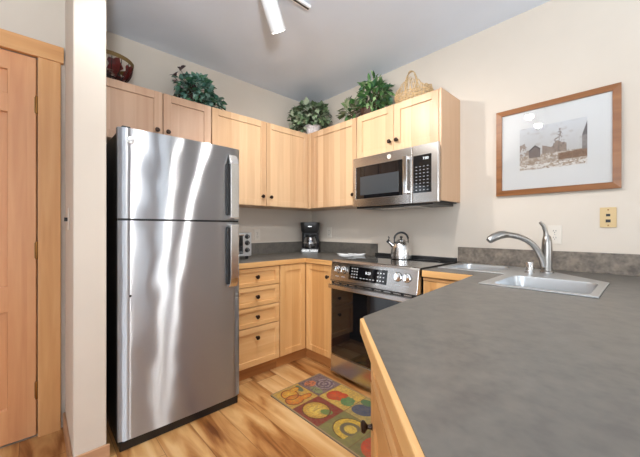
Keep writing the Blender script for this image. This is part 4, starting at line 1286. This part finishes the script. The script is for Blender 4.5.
def track(x, y0, y1, heads, label):
    t = thing('track_light', (x, (y0 + y1) / 2, H), label, 'light', 'ceiling track lights')
    boxobj('rail', (x - 0.018, y0, H - 0.02), (x + 0.018, y1, H), 'white_paint', t, bevel=0.002)
    boxobj('groove', (x - 0.006, y0 + 0.01, H - 0.0215), (x + 0.006, y1 - 0.006, H - 0.019), 'black', t)
    for (top, bot, power) in heads:
        top, bot = Vector(top), Vector(bot); ax = (bot - top).normalized(); L_ = (bot - top).length; R_ = 0.046
        bm = B(); lathe(bm, [(0, 0), (R_ * 0.8, 0), (R_, 0.012), (R_, L_ - 0.004), (R_ * 0.94, L_), (R_ * 0.9, L_ - 0.002), (R_ * 0.88, L_ - 0.02), (0, L_ - 0.02)], top, axis=ax, n=32)
        hd = obj('lamp_head', bm, 'white_paint', t, smooth=True)
        bm = B(); lathe(bm, [(0, L_ - 0.012), (R_ * 0.87, L_ - 0.012), (R_ * 0.87, L_ - 0.008), (0, L_ - 0.004)], top, axis=ax, n=32)
        obj('bulb', bm, 'lamp', hd, smooth=True)
        bm = B(); box(bm, (x - 0.017, top.y - 0.05, H - 0.045), (x + 0.017, top.y + 0.05, H - 0.02))
        tube(bm, [(x, top.y, H - 0.04), top + ax * 0.05 + Vector((0, 0, 0.0))], 0.009, n=8)
        obj('stem', bm, 'white_paint', hd)
        l = bpy.data.lights.new('lamp_bulb', 'SPOT'); l.energy = power; l.spot_size = math.radians(160); l.spot_blend = 0.6
        l.shadow_soft_size = 0.034; l.color = (1.0, 0.965, 0.92)
        lo = bpy.data.objects.new('lamp_bulb', l); COL.objects.link(lo); lo.parent = hd
        lo.location = bot + ax * 0.004 - origin(hd); lo.rotation_euler = ax.to_track_quat('-Z', 'Y').to_euler()
    return t


track(1.20, -2.3, -1.085, [((1.20, -1.42, 2.56), (1.168, -1.305, 2.375), LAMP_W * 1.6), ((1.20, -2.12, 2.56), (1.165, -2.08, 2.385), LAMP_W * 0.35)],
      'white ceiling track light at the top edge of the photo')
track(1.885, -2.3, -1.15, [((1.885, -1.45, 2.52), (1.88, -1.395, 2.34), LAMP_W * 0.7), ((1.885, -1.83, 2.52), (1.88, -1.785, 2.34), LAMP_W * 0.9)],
      'white ceiling track light above the peninsula, out of frame, mirrored in the picture glass')

# invented uplighter behind the camera (out of frame), added to brighten the ceiling
fx, fy = 3.45, -2.70
fl = thing('ceiling_fill_lamp', (fx, fy, 0), 'black floor uplighter added behind the camera as fill for the ceiling, out of frame', 'lamp')
bm = B(); lathe(bm, [(0, 0), (0.14, 0), (0.14, 0.015), (0.02, 0.03), (0, 0.03)], (fx, fy, 0.0), n=28); obj('base', bm, 'black', fl, smooth=True)
bm = B(); tube(bm, [(fx, fy, 0.03), (fx, fy, 1.24)], 0.012, n=12); obj('pole', bm, 'black', fl, smooth=True)
bm = B(); lathe(bm, [(0.02, 1.23), (0.08, 1.25), (0.13, 1.285), (0.128, 1.287), (0.078, 1.254), (0.02, 1.24)], (fx, fy, 0), n=32); obj('lamp_shade', bm, 'black', fl, smooth=True)
l = bpy.data.lights.new('uplight_fill', 'SPOT'); l.energy = UPLIGHT_W; l.spot_size = math.radians(168); l.spot_blend = 0.35; l.shadow_soft_size = 0.14
l.color = (0.86, 0.94, 1.0)
lo = bpy.data.objects.new('uplight_fill', l); COL.objects.link(lo); lo.parent = fl; lo.location = (0, 0, 1.32); lo.rotation_euler = (PI, 0, 0)
